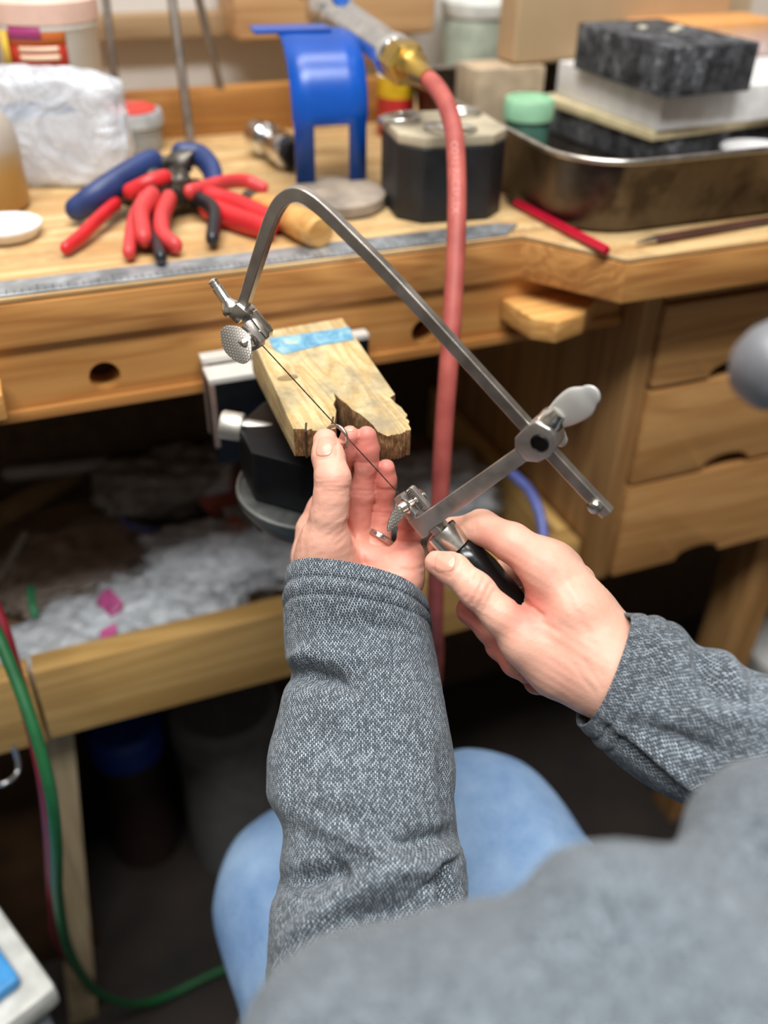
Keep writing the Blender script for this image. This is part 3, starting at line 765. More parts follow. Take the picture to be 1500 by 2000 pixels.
top_px = [(488, 652), (668, 621), (772, 770), (762, 776), (792, 806), (803, 838), (757, 852), (653, 768), (657, 836), (620, 842), (598, 838), (573, 838)]
pin_pts = [onz(x, y, ZP)[:2] for x, y in top_px]
pin = thing('bench_pin', onz(600, 720, ZP)-V3(0, 0, .02), 'worn wooden bench pin with V notch and blue painted strip', 'bench pin')
def sub_edge(pts, fine, jit):
    out = []
    for i in range(len(pts)):
        a, b = np.array(pts[i]), np.array(pts[(i+1) % len(pts)])
        m = fine.get(i, 1); nn = nrm(np.array([(b-a)[1], -(b-a)[0]]))
        for k in range(m): out.append(a+(b-a)*k/m + (nn*rng.normal()*jit if k else 0))
    return out
area2 = lambda P: sum(P[i][0]*P[(i+1) % len(P)][1]-P[(i+1) % len(P)][0]*P[i][1] for i in range(len(P)))
pp = sub_edge(pin_pts, {2: 1, 3: 6, 4: 9, 5: 14, 6: 8, 7: 6, 8: 9, 9: 7, 10: 7}, .0008)
if area2(pp) < 0: pp = pp[::-1]
dirp = nrm(np.array(pin_pts[0])-np.array(pin_pts[11])); tipY = min(np.array(p)@dirp for p in pp); rootY = max(np.array(p)@dirp for p in pp)
zb = [ZP-.0165-.012*((np.array(p)@dirp-tipY)/(rootY-tipY)) for p in pp]
v, f = gprism([tuple(p) for p in pp], zb, ZP, .0007, 2)
po = MB().add(v, f).build('board', M_PIN, pin, 35)
po.data.materials.append(M_PINE)
perp = np.array([-dirp[1], dirp[0]]); lat0 = min(np.array(p)@perp for p in pp); lat1 = max(np.array(p)@perp for p in pp)
for p in po.data.polygons:
    n_ = np.array(p.normal[:]); c_ = np.array(p.center[:])+WORG[pin.name]
    lat = (c_[:2]@perp-lat0)/(lat1-lat0)
    if abs(n_[2]) < .6 and (c_[:2]@dirp-tipY)/(rootY-tipY) < .45 and (abs(n_[:2]@dirp) > .3 or .12 < lat < .88): p.material_index = 1
# saw cut in the left prong and paint strip
t = NT('blue_paint'); g = t.n('TexNoise', Vector=t.coord(), Scale=75., Detail=5., Roughness=.7, Distortion=1.)
t.set(Base_Color=t.ramp(g, [(.35, lin('#44789c')), (.55, lin('#6c9db4')), (.68, lin('#9fb8b0')), (.8, lin('#c9bd90'))]), Roughness=.6); t.bump(g, .2, .001)
M_BPAINT = t.m
sp_ = [onz(x, y, ZP)[:2] for x, y in [(524, 662), (600, 652), (682, 639), (692, 664), (640, 672), (590, 684), (552, 693), (535, 683)]]
if area2(sp_) < 0: sp_ = sp_[::-1]
MB().add(*gprism([tuple(p) for p in sp_], ZP+.00005, ZP+.0005, .0001, 1)).build('painted_strip', M_BPAINT, pin, 30)
kn = onz(562, 738, ZP); kv, kf = glathe([(.0001, .0002), (.0035, .0002), (.0042, -.0004)], 20, kn+V3(0, 0, .0002), (0, 0, 1), sx=1.7)
MB().add(kv, kf).build('knot', simple('knot', '#8d7450', .8, bump=.3), pin, 30)
cut = MB()
for (xa, ya, xb, yb) in ((597, 842, 598, 826), (648, 832, 651, 814)):
    a = onz(xa, ya, ZP); b = onz(xb, yb, ZP); s = nrm(np.cross(b-a, V3(0, 0, 1)))*.0006
    P = [(a+s)[:2]+(a-b)[:2]*.12, (b+s)[:2], (b-s)[:2], (a-s)[:2]+(a-b)[:2]*.12]
    if area2(P) < 0: P = P[::-1]
    cut.add(*gprism([tuple(p) for p in P], ZP-.017, ZP+.0002, 0))
cut.build('saw_cut', simple('cut_dark', '#3a2818', .95), pin, 0)

# ------------------------------------------------------------------ room and bench
ZT, YF, YC = .958, .628, .600
cx0 = ony(1262, 600, YC)[0]; zb_c = ony(1156, 1120, YC)[2]-.014
M_WALLD = simple('room_paint', '#b3ada5', .85, var=.04, vscale=3); M_CEIL = simple('ceiling_paint', '#eceae6', .85, var=.03, vscale=3)
M_WALL = simple('wall_paint', '#cfcac4', .8, var=.05, vscale=5)
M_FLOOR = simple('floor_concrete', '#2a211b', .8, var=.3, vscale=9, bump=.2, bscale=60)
struct(MB().add(*gbox((-2.2, 1.12, 0), (2.6, 1.20, 2.7), 0)).build('wall_back', M_WALL, None, 0))
for nm, lo_, hi_ in (('wall_left', (-2.28, -2.2, 0), (-2.2, 1.20, 2.7)), ('wall_right', (2.6, -2.2, 0), (2.68, 1.20, 2.7)), ('wall_front', (-2.28, -2.28, 0), (2.68, -2.2, 2.7)), ('ceiling', (-2.28, -2.28, 2.7), (2.68, 1.20, 2.78))):
    struct(MB().add(*gbox(lo_, hi_, 0)).build(nm, M_CEIL if nm == 'ceiling' else M_WALLD, None, 0))
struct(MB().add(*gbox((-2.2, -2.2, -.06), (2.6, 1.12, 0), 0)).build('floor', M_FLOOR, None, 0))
M_TOP = wood('bench_top_wood', '#b0834d', '#dcc08e', 0, 1.0, .55, .7, dirt='#9c7d55')
M_EDGE = wood('bench_edge_wood', '#9c6431', '#cf9655', 0, 1.6, .5, 1.0, seed=3)
M_APRON = wood('apron_wood', '#a86d35', '#d39c58', 0, 1.4, .5, .7, seed=5)
M_CAB = wood('cabinet_wood', '#a3723f', '#c9985f', 0, 1.6, .5, .8, seed=8)
M_CABV = wood('cabinet_side_wood', '#8a5f34', '#b58a56', 2, 1.5, .55, .7, seed=11)
M_TRAY = wood('tray_wood', '#a57e44', '#c9a263', 0, 1.4, .55, .8, seed=14)  # wood tone darkened to stand in for the sitter's shadow on the front
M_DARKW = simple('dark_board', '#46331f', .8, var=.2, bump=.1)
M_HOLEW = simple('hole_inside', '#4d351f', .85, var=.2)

bench = thing('workbench', (.3, 1.0, 0), 'long pine workbench with drilled apron and cut-out front', 'workbench')
slab = [(-.7, YF), (.366, YF), (.416, .556), (1.5, .556), (1.5, 1.11), (-.7, 1.11)]
MB().add(*gprism(slab, ZT-.004, ZT, .0008, 1)).build('worktop', M_TOP, bench, 30)
MB().add(*gprism([(-.7, YF-.001), (.3655, YF-.001), (.4155, .555), (1.5, .555), (1.5, 1.11), (-.7, 1.11)], ZT-.036, ZT-.0045, .002, 2)).build('front_edge', M_EDGE, bench, 30)
def holed_board(x0, x1, z0, z1, y0, y1, holes, n=32):
    mb = MB(); xs = [x0]; zm = (z0+z1)/2
    def quadbox(a, b):
        for y, fl in ((y0, 0), (y1, 1)):
            q = [(a, y, z0), (b, y, z0), (b, y, z1), (a, y, z1)]; mb.add(q, [(0, 1, 2, 3) if not fl else (3, 2, 1, 0)])
        mb.add([(a, y0, z0), (b, y0, z0), (b, y1, z0), (a, y1, z0)], [(3, 2, 1, 0)]); mb.add([(a, y0, z1), (b, y0, z1), (b, y1, z1), (a, y1, z1)], [(0, 1, 2, 3)])
    cur = x0
    for (cx, cz, r) in holes:
        s = r*1.5; quadbox(cur, cx-s); cur = cx+s
        sq = []; ci = []
        for k in range(n):
            t_ = 2*pi*k/n; c_, s_ = cos(t_), sin(t_); m = max(abs(c_), abs(s_))
            X = cx+s*c_/m; Z = cz+(s_/m)*((z1-cz) if s_ > 0 else (cz-z0)); sq.append((X, Z)); ci.append((cx+r*c_, cz+r*s_))
        for y, fl in ((y0, 1), (y1, 0)):
            v = [(a, y, b) for a, b in sq]+[(a, y, b) for a, b in ci]
            f = [(k, (k+1) % n, n+(k+1) % n, n+k) for k in range(n)]
            mb.add(v, [q if fl else q[::-1] for q in f])
        v = [(a, y0, b) for a, b in ci]+[(a, y1, b) for a, b in ci]
        mb.add(v, [(k, (k+1) % n, n+(k+1) % n, n+k) for k in range(n)])
        mb.add([(cx-s, y0, z0), (cx+s, y0, z0), (cx+s, y1, z0), (cx-s, y1, z0)], [(3, 2, 1, 0)])
    quadbox(cur, x1); return mb
h1, h2 = ony(205, 735, YF+.004), ony(829, 648, YF+.004)
holed_board(-.7, cx0-.002, .866, ZT-.0365, YF+.004, YF+.030, [(h1[0], h1[2], .0112), (h2[0], h2[2], .0115)]).build('apron', M_APRON, bench, 30)
MB().add(*gbox((-.7, YF-.001, .8655), (cx0-.002, YF+.0035, .874), .001)).build('apron_lip', M_APRON, bench, 30)
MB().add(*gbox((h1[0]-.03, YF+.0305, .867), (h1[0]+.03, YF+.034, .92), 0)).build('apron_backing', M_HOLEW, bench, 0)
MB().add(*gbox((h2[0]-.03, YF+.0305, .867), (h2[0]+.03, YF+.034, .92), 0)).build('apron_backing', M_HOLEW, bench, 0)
ar = [onz(x, y, .905)[:2] for x, y in [(980, 584), (1036, 566), (1110, 560), (1168, 580), (1142, 612), (1090, 630), (1040, 622)]]
if area2(ar) < 0: ar = ar[::-1]
MB().add(*gprism([tuple(p) for p in ar], .887, .905, .002, 2)).build('arm_rest', wood('arm_rest_wood', '#b9803f', '#e2b06b', 0, 1.6, .5, .7, seed=17), bench, 30)
MB().add(*gbox((-.7, 1.0, ZT), (.40, 1.018, ZT+.045), .003)).build('back_rail', wood('rail_wood', '#8a5a26', '#b98142', 0, 1., .6, .8, seed=20), bench, 30)
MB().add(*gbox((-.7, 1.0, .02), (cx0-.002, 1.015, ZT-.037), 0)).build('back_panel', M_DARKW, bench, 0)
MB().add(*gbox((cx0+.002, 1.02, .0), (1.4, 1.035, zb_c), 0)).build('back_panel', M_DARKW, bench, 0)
lp = ony(146, 1516, YF+.03)
lb_ = ony(163, 1990, YF+.03)
LV = [(lp[0]+dx, YF+dy, .538) for dx in (-.013, .013) for dy in (.028, .056)]+[(lb_[0]+dx, YF+dy, 0.) for dx in (-.017, .017) for dy in (.028, .056)]
MB().add(LV, [(0, 1, 3, 2), (4, 6, 7, 5), (0, 2, 6, 4), (1, 5, 7, 3), (0, 4, 5, 1), (2, 3, 7, 6)]).build('leg', wood('leg_wood', '#8d7a5c', '#b8a583', 2, 1.4, .6, .6, seed=23), bench, 30)
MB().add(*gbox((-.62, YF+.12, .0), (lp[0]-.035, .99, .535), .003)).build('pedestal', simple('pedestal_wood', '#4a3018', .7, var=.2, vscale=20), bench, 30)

al = ony(-46, 760, YF-.02)
MB().add(*gbox((al[0]-.05, YF-.030, .884), (ony(10, 790, YF-.03)[0], YF-.0015, .9035), .003)).build('arm_rest', M_APRON, bench, 30)
# steel rule let into the edge
rule = thing('steel_rule', (.0, YF+.018, ZT), 'long grey steel rule lying along the front edge of the bench', 'ruler')
M_RULE = brushed('rule_steel', '#c3c8cc', .55, .1, stain='#84898c')
q1, q2 = onz(1038, 440, ZT), onz(1000, 420, ZT)
MB().add(*gprism([(-.68, YF+.001), (.352, YF+.001), (.372, YF+.020), (.352, YF+.027), (-.68, YF+.027)], ZT+.0002, ZT+.0018, .0003, 1)).build('strip', M_RULE, rule, 30)
mb = MB()
for i in range(140):
    x = -.2+i*.005; L = .012 if i % 10 == 0 else (.008 if i % 2 == 0 else .005); mb.add(*gbox((x, YF+.002, ZT+.0018), (x+.0006, YF+.002+L, ZT+.00195), 0))
mb.build('graduations', simple('rule_marks', '#3c4043', .7), rule, 0)

# catch tray under the bench
tray = thing('catch_tray', (.2, .8, .540), 'shallow pine pull-out catch tray under the bench full of clutter', 'drawer')
tx0 = ony(88, 1420, YF)[0]
MB().add(*gbox((tx0+.002, YF, .540), (cx0-.003, YF+.024, .624), .0012)).build('front_board', M_TRAY, tray, 30)
MB().add(*gbox((cx0-.017, YF+.0245, .544), (cx0-.003, .985, .624), .0012)).build('side_board', wood('tray_side_wood', '#b98d4c', '#dcb773', 1, 1.4, .55, .8, seed=15), tray, 30)
MB().add(*gbox((-.36, YF+.0245, .546), (cx0-.0175, .985, .552), 0)).build('bottom', simple('tray_bottom', '#8a7055', .8, var=.2, vscale=20), tray, 0)
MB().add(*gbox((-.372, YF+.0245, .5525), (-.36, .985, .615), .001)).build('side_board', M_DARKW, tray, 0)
lc = thing('corner_board', (-.2, .64, .536), 'pine drawer front at the left with a wire pull', 'drawer')
MB().add(*gbox((-.6, YF, .537), (tx0-.0015, YF+.024, .622), .0012)).build('front_board', M_TRAY, lc, 30)
a = ony(-22, 1520, YF-.006); b_ = ony(36, 1500, YF-.006)
MB().add(*gtube([a+V3(0, .012, .03), a, (a+b_)/2+V3(0, -.012, 0), b_, b_+V3(0, .012, .036)], .0022, seg=10)).build('wire_pull', simple('wire_pull', '#cfcfcf', .35, 1.), lc, 175)

# drawer cabinet on the right
zb_ = zb_c+.002
cab = thing('drawer_cabinet', (cx0+.3, .8, zb_), 'pine drawer cabinet under the right wing of the bench', 'cabinet')
MB().add(*gbox((cx0, YC+.002, zb_), (cx0+.018, 1.04, ZT-.037), .001)).build('side_panel', M_CABV, cab, 30)
MB().add(*gbox((cx0+.018, YC+.03, zb_), (1.4, 1.04, zb_+.02), .001)).build('bottom_panel', M_CAB, cab, 30)
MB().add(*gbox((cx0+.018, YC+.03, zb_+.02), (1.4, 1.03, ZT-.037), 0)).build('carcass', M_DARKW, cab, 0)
MB().add(*gbox((cx0+.0185, YC, ZT-.062), (1.4, YC+.029, ZT-.037), .001)).build('top_rail', M_CAB, cab, 30)
zs = [ZT-.064, ony(1252, 762, YC)[2], ony(1208, 952, YC)[2], zb_+.002]
pulls = [1430, 1415, 1355]
for i in range(3):
    z1, z0 = zs[i]-.0025, zs[i+1]+.0025
    xa, xb = cx0+.020, 1.38
    yy = (ony(1430, 715, YC), ony(1415, 890, YC), ony(1355, 1080, YC))[i]; xc = yy[0]
    P = [(xa, z0), (xc-.028, z0)]+[(xc-.028*cos(t_), z0+.013*sin(t_)**.8) for t_ in np.linspace(.12, pi-.12, 11)]+[(xc+.028, z0), (xb, z0), (xb, z1), (xa, z1)]
    v, f = gprism(P, -.018, 0, .0012, 2); v = np.array(v)[:, [0, 2, 1]]*V3(1, -1, 1)+V3(0, YC-.004, 0)
    f = [q[::-1] for q in f]
    MB().add(v, f).build('drawer', M_CAB, cab, 30)
MB().add(*gbox((ony(1440, 1200, .64)[0], .64, 0), (ony(1440, 1200, .64)[0]+.05, .69, zb_), .002)).build('leg', M_CABV, cab, 30)
MB().add(*gbox((1.3, .64, 0), (1.36, .70, zb_), .002)).build('leg', M_CABV, cab, 30)

# ------------------------------------------------------------------ bench-pin mount
M_TOOLW = simple('plate_edge', '#8a7468', .5, .4)
M_BLKM = simple('black_iron', '#15161a', .45, .6, var=.2, bump=.1)
M_GREYM = brushed('cast_grey', '#7f8280', .5, .1)
mount = thing('bench_pin_mount', (.18, .58, .80), 'black iron bench pin mount with knurled knob bolted to the apron', 'bracket')
M_LITEDGE = simple('lit_edge_steel', '#d5d0c8', .5, .2, var=.05)  # metal top edges of the plates, painted pale for the light from above
a = ony(396, 706, YF-.012); a2 = ony(408, 742, YF-.030)
MB().add(*gbox((a[0], YF-.012, .835), (a[0]+.13, YF-.0015, a[2]-.0025), .001)).build('plate', M_BLKM, mount, 30)
MB().add(*gbox((a[0]-.001, YF-.0125, a[2]-.0024), (a[0]+.13, YF-.0015, a[2]+.0022), .0008)).build('lit_top_edge', M_LITEDGE, mount, 30)
MB().add(*gbox((a2[0], YF-.034, .820), (a2[0]+.12, YF-.0125, a2[2]-.0026), .001)).build('plate', M_BLKM, mount, 30)
MB().add(*gbox((a2[0]-.001, YF-.0345, a2[2]-.0025), (a2[0]+.12, YF-.0125, a2[2]+.0022), .0008)).build('lit_top_edge', M_LITEDGE, mount, 30)
for q in (a, a2):
    y_ = YF-.0128 if q is a else YF-.0352
    MB().add(*gbox((q[0]-.0012, y_, .836), (q[0]+.0030, y_+.004, q[2]-.003), .0004)).build('edge_bar', M_TOOLW, mount, 30)
kc = PX(516, 842, .552); kd = nrm(PX(420, 826, .552)-kc)
MB().add(*glathe([(.0065, -.014), (.0065, .012), (.0060, .0125), (.0060, .014), (.0092, .0145), (.0098, .016), (.0098, .028), (.0088, .0295), (.002, .030)], 28, kc, kd)).build('knob', brushed('knob_steel', '#dcd8d0', .5, .3), mount, 40)
bc = PX(618, 945, .560)
prof = [(.012, -.034), (.030, -.029), (.046, -.018), (.0535, -.006), (.0550, -.001), (.0545, .0015), (.0520, .002), (.0515, .0008), (.030, .0008)]
MB().add(*glathe(prof, 48, bc, (0, 0, 1))).build('turntable', M_GREYM, mount, 50)
oc = [(.049*cos(t_), .049*sin(t_)) for t_ in np.linspace(0, 2*pi, 9)[:-1]+.39]
v, f = gprism(oc, bc[2]+.001, ZP-.050, .004, 2); MB().add(v+np.array([bc[0], bc[1]+.012, 0]), f).build('body', M_BLKM, mount, 30)
MB().add(*gbox((bc[0]-.012, bc[1], ZP-.0492), (bc[0]+.030, YF-.036, ZP-.0292), .001)).build('pin_seat', M_BLKM, mount, 30)
hk = PX(503, 1000, .555)
MB().add(*gtube([hk+V3(.008, 0.01, .014), hk, hk+V3(-.001, 0, -.008), hk+V3(.002, 0, -.014)], .0028, seg=10)).build('hook', M_BLKM, mount, 175)

ZT = .9586      # things stand a hair above the worktop
# ------------------------------------------------------------------ torch, hose, holder
M_CHROME = brushed('chrome', '#e6e6e6', .18, .02)
M_BRASS = brushed('brass', '#c9a85a', .3, .05)
t = NT('red_hose'); co = t.n('UVMap'); 
n_ = t.n('TexNoise', Vector=t.coord(), Scale=50., Detail=4.)
t.set(Base_Color=t.ramp(n_, [(.3, lin('#93403a')), (.7, lin('#b45a50'))]), Roughness=.55); t.bump(t.n('TexNoise', Vector=t.coord(), Scale=1500., Detail=2.), .25, .0006); M_HOSE = t.m
M_BLUEK = simple('blue_plastic', '#2f6fd0', .35)
torch = thing('gas_torch', PX(720, 80, .70), 'chrome gas torch handle with brass fitting and red hose hanging down', 'torch')
P0, P1 = PX(832, 152, .620), PX(632, 14, .760); dt = nrm(P1-P0); Lt = np.linalg.norm(P1-P0)
s = Lt/.16
MB().add(*glathe([(.0072, -.004), (.0074, .0), (.0084, .004*s), (.0098, .014*s), (.0120, .016*s), (.0136, .019*s), (.0120, .022*s)], 28, P0, dt)).build('hose_ferrule', M_BRASS, torch, 40)
MB().add(*glathe([(.0140, .022*s), (.0172, .024*s), (.0172, .036*s), (.0150, .038*s)], 6, P0, dt)).build('hex_nut', M_BRASS, torch, 25)
fl = []
R_ = frame(dt); v = []; f = []; nseg = 48; zz = [.038*s, .041*s, .044*s, .050*s, .12*s, .126*s, .132*s]; rr = [.0145, .0172, .0172, .0160, .0165, .0185, .0170]
for z_, r_ in zip(zz, rr):
    for k in range(nseg):
        t_ = 2*pi*k/nseg; m_ = r_*(1-.07*max(0, cos(8*t_))*(1 if .045*s < z_ < .125*s else 0)); v.append((m_*cos(t_), m_*sin(t_), z_))
for i in range(len(zz)-1):
    for k in range(nseg): k2 = (k+1) % nseg; f.append((i*nseg+k, i*nseg+k2, (i+1)*nseg+k2, (i+1)*nseg+k))
f += [tuple(range(nseg))[::-1], tuple((len(zz)-1)*nseg+k for k in range(nseg))]
MB().add(rot(v, R_, P0), f).build('handle', M_CHROME, torch, 40)
v, f = gbox((-.017, -.013, .132*s), (.017, .013, .132*s+.045), .004); MB().add(rot(v, R_, P0), f).build('valve_body', M_CHROME, torch, 40)
for px_, d_ in (((716, 58), .715), ((660, -4), .72)):
    p = PX(*px_, d_); MB().add(*glathe([(.009, -.004), (.011, -.002), (.011, .006), (.009, .008)], 10, p, nrm(cR*.8+cU*.4-cF*.4))).build('valve_knob', M_BLUEK, torch, 30)
v, f = glathe([(.006, .17*s), (.0065, .215*s)], 20, P0, dt); MB().add(v, f).build('torch_tube', M_CHROME, torch, 40)
hp = [(834, 153, .620), (852, 170, .612), (872, 205, .602), (887, 262, .592), (892, 340, .582), (892, 430, .576), (889, 520, .574), (883, 620, .574), (876, 720, .578), (868, 820, .588), (862, 920, .602), (857, 1020, .62), (852, 1120, .65), (850, 1220, .69), (850, 1310, .76)]
pts = [PX(*p) for p in hp]
pts += [pts[-1]+V3(.02, .05, -.2), V3(pts[-1][0]+.08, pts[-1][1]+.09, .06), V3(pts[-1][0]+.22, pts[-1][1]+.05, .012), V3(pts[-1][0]+.42, pts[-1][1]-.02, .012), V3(pts[-1][0]+.5, pts[-1][1]-.22, .012), V3(pts[-1][0]+.36, pts[-1][1]-.32, .012), V3(pts[-1][0]+.2, pts[-1][1]-.2, .014)]
# ribbed rubber hose
tp, tf = gtube(pts, .0068, seg=36, n=14, dome=False)
ho = MB().add(tp, tf).build('hose', M_HOSE, torch, 175)

# moulded lettering along the hose
fc = bpy.data.curves.new('txt', 'FONT'); fc.body = 'CORE PACEFLEX'; fc.size = 1.; fo = bpy.data.objects.new('txt', fc); COL.objects.link(fo)
bpy.context.view_layer.update()
tm = bpy.data.meshes.new_from_object(fo.evaluated_get(bpy.context.evaluated_depsgraph_get()))
tv = np.array([v_.co[:] for v_ in tm.vertices]); tf_ = [tuple(p_.vertices) for p_ in tm.polygons]
bpy.data.objects.remove(fo); bpy.data.curves.remove(fc); bpy.data.meshes.remove(tm)
hs = smooth_path(np.array(pts[:10]), 40); al_ = np.concatenate([[0], np.cumsum(np.linalg.norm(np.diff(hs, axis=0), axis=1))])
i0 = np.argmin([abs(1000-FPX*((q-cO)@cU)/((q-cO)@cF)-290) for q in hs]); i1 = np.argmin([abs(1000-FPX*((q-cO)@cU)/((q-cO)@cF)-425) for q in hs])
u_ = (tv[:, 0]-tv[:, 0].min())/np.ptp(tv[:, 0]); w_ = (tv[:, 1]-tv[:, 1].min())/np.ptp(tv[:, 1])-.5
s_ = al_[i0]+(al_[i1]-al_[i0])*u_; cen = np.stack([np.interp(s_, al_, hs[:, k]) for k in range(3)], 1)
tg = np.stack([np.interp(s_+.001, al_, hs[:, k]) for k in range(3)], 1)-cen; tg /= np.linalg.norm(tg, axis=1)[:, None]
fr = cO-cen; fr -= tg*(fr*tg).sum(1)[:, None]; fr /= np.linalg.norm(fr, axis=1)[:, None]; sd_ = np.cross(fr, tg)
an = w_*.0050/.0068-.12
tvv = cen+.0069*(fr*np.cos(an)[:, None]+sd_*np.sin(an)[:, None])
WORG[ho.name] = WORG[torch.name]
obj('lettering', tvv, tf_, simple('hose_print', '#d08a80', .6), ho, 0)
M_BLUEP = simple('blue_enamel', '#0a4fae', .3, 0., var=.15, vscale=12, bump=.03)
hb = onz(648, 354, ZT+.013); hb[2] = ZT
hold = thing('torch_holder', hb, 'bright blue bent sheet metal torch holder on a round base', 'holder')
ztop = ony(600, 62, hb[1]+.05)[2]-ZT-.013
def holder():
    # sheet profile (y back, z up) swept along x; window cut in the lower half
    k = ((hb-cO)@cF)/FPX; w2 = 69*k; H = ztop; rr_ = .055
    prof = [(0, 0), (0, H*.42), (0, H-rr_)]+[(rr_-rr_*cos(t_), H-rr_+rr_*sin(t_)) for t_ in np.linspace(.2, pi/2, 8)]+[(rr_+.02, H)]
    xs = [-w2, -w2*.46, w2*.52, w2]
    V = []
    for (y, z) in prof:
        for x in xs: V.append((x*(1.0 if z < H*.45 else 1.04), y, z))
    nx = len(xs); F = []
    for i in range(len(prof)-1):
        for j in range(nx-1):
            if i == 0 and j == 1: continue
            F.append((i*nx+j, i*nx+j+1, (i+1)*nx+j+1, (i+1)*nx+j))
    return np.array(V), F, H, w2
V_, F_, H_, w2_ = holder()
ang = YAW*.3
Rh = rz(-ang)
ho2 = obj('bent_plate', rot(V_, Rh, hb+V3(0, 0, .013)), F_, M_BLUEP, hold, 50)
md = ho2.modifiers.new('solid', 'SOLIDIFY'); md.thickness = .003; md.offset = -1
v, f = gbox((-w2_-.022, .048, H_-.001), (w2_*.4, .078, H_+.002), .001); MB().add(rot(v, Rh, hb+V3(0, 0, .013)), f).build('top_flange', M_BLUEP, hold, 30)
bb = onz(645, 394, ZT); kb = np.linalg.norm(bb-cO)/FPX
cb = hb+V3(-.004, -.022, 0)
MB().add(*glathe([(.039, 0), (.042, .002), (.042, .010), (.039, .0125), (.001, .0128)], 40, cb, (0, 0, 1))).build('base', simple('stone_base', '#9d8f80', .6, var=.25, vscale=40, bump=.1), hold, 40)

# ------------------------------------------------------------------ things on the bench
M_RED = simple('red_grip', '#c8252b', .4, var=.08)
M_RED2 = simple('faded_red_grip', '#cf3f40', .45, var=.08)
M_NAVY = simple('navy_grip', '#27396b', .45, var=.12)
M_BLKG = simple('black_grip', '#1c1f24', .35, var=.1)
M_TOOL = brushed('tool_steel', '#6f6a63', .45, .1)
def bpt(x, y, h): return onz(x, y, ZT+h)
def plier(pivot, hpiv, handles, rads, mat, jaw, label):
    pv = bpt(*pivot, hpiv)
    o = thing('pliers', (pv[0], pv[1], ZT), label, 'pliers', 'pliers piled on the bench')
    MB().add(*glathe([(.011, -.006), (.0125, -.005), (.0125, .005), (.011, .006)], 24, pv, (0, .15, 1))).build('pivot', M_TOOL, o, 40)
    j = bpt(*jaw)
    for s_ in (-1, 1):
        sd = nrm(np.cross(j-pv, V3(0, 0, 1)))*.0035*s_
        MB().add(*gtube([pv-(j-pv)*.2, pv+sd, pv*.5+j*.5+sd*1.1, j+sd*.4], [.007, .0105, .0085, .003], seg=14, sx=.7)).build('jaw', M_TOOL, o, 60)
    for hpts, r in zip(handles, rads):
        pts = [bpt(*q) for q in hpts]
        MB().add(*gtube([pv, pv*.55+pts[0]*.45, pts[0]*.95+pts[1]*.05], [.0055, r*.62, r*.62], seg=12, n=3, sx=.8)).build('tang', M_TOOL, o, 60)
        MB().add(*gtube(pts, [r]*(len(pts)-1)+[r*.92], seg=18, sx=.82)).build('grip', mat, o, 175)
    return o
plier((345, 322), .030, [[(296, 318, .034), (250, 342, .030), (196, 378, .022), (152, 408, .012)], [(357, 300, .034), (390, 305, .032), (412, 330, .026), (419, 362, .018)]], [.0108, .0098], M_NAVY, (372, 300, .04), 'large pliers with navy blue grips on top of the pile')
plier((240, 378), .016, [[(226, 398, .014), (195, 425, .012), (158, 462, .008), (130, 484, .006)], [(256, 374, .024), (290, 358, .030), (322, 346, .032)]], [.0056, .0066], M_RED, (262, 352, .02), 'slim red handled pliers reaching furthest to the left')
plier((305, 358), .026, [[(282, 388, .020), (262, 430, .012), (252, 492, .007)], [(296, 384, .026), (276, 415, .020), (281, 464, .012)]], [.0062, .0080], M_RED2, (325, 338, .03), 'light red pliers with both handles towards the steel rule')
plier((338, 384), .014, [[(302, 408, .010), (302, 460, .008), (314, 502, .007)], [(388, 388, .016), (418, 412, .014), (415, 466, .008)]], [.0058, .0066], M_BLKG, (345, 345, .012), 'black handled pliers at the front of the pile')
plier((345, 362), .022, [[(330, 390, .020), (316, 425, .016), (320, 462, .010), (340, 478, .008)], [(372, 374, .022), (440, 356, .020), (480, 354, .016), (512, 366, .012)]], [.0076, .0060], M_RED2, (350, 330, .026), 'curved red handled pliers spread wide across the pile')
plier((388, 380), .012, [[(410, 388, .014), (460, 402, .012), (530, 432, .010)], [(408, 408, .010), (465, 430, .009), (520, 447, .009)]], [.0100, .0092], M_RED, (360, 360, .012), 'thick red handled pliers pointing right behind the saw frame')
# wooden file handle
fh = thing('wooden_handle', bpt(590, 440, 0), 'round wooden tool handle lying behind the steel rule', 'tool handle')
a, b_ = bpt(500, 395, .011), bpt(622, 452, .0125); dh = nrm(b_-a); Lh = np.linalg.norm(b_-a)
MB().add(*glathe([(.007, 0), (.0095, .01), (.011, Lh*.4), (.0128, Lh*.85), (.0125, Lh), (.0105, Lh+.004), (.002, Lh+.005)], 28, a, dh)).build('grip', wood('handle_wood', '#b07a3c', '#d6a562', 0, 2.5, .45, .5, seed=31), fh, 50)
MB().add(*glathe([(.0075, -.012), (.0078, .002)], 24, a, dh)).build('collar', M_TOOL, fh, 40)

def film(name, col, rough=.12, clear=.45, bump=.6, scale=30.):
    t = NT(name); co = t.coord(); n = t.n('TexNoise', Vector=co, Scale=scale, Detail=6., Distortion=2.0, Roughness=.6)
    t.set(Base_Color=lin(col), Roughness=rough); t.bump(n, bump, .010)
    t.b.inputs['Specular IOR Level'].default_value = .9
    tr = t.t.nodes.new('ShaderNodeBsdfTransparent'); mx = t.t.nodes.new('ShaderNodeMixShader')
    k = t.n('MapRange', Value=n, i1=.35, i2=.65, i3=clear+.2, i4=clear-.2)
    t.t.links.new(k, mx.inputs[0]); t.t.links.new(t.b.outputs[0], mx.inputs[1]); t.t.links.new(tr.outputs[0], mx.inputs[2]); t.t.links.new(mx.outputs[0], t.out.inputs[0])
    return t.m
M_FILM = film('clear_film', '#eef2f6', .15, .5, .8); M_FILM2 = film('frosted_film', '#e6eaf0', .18, .3, .9)
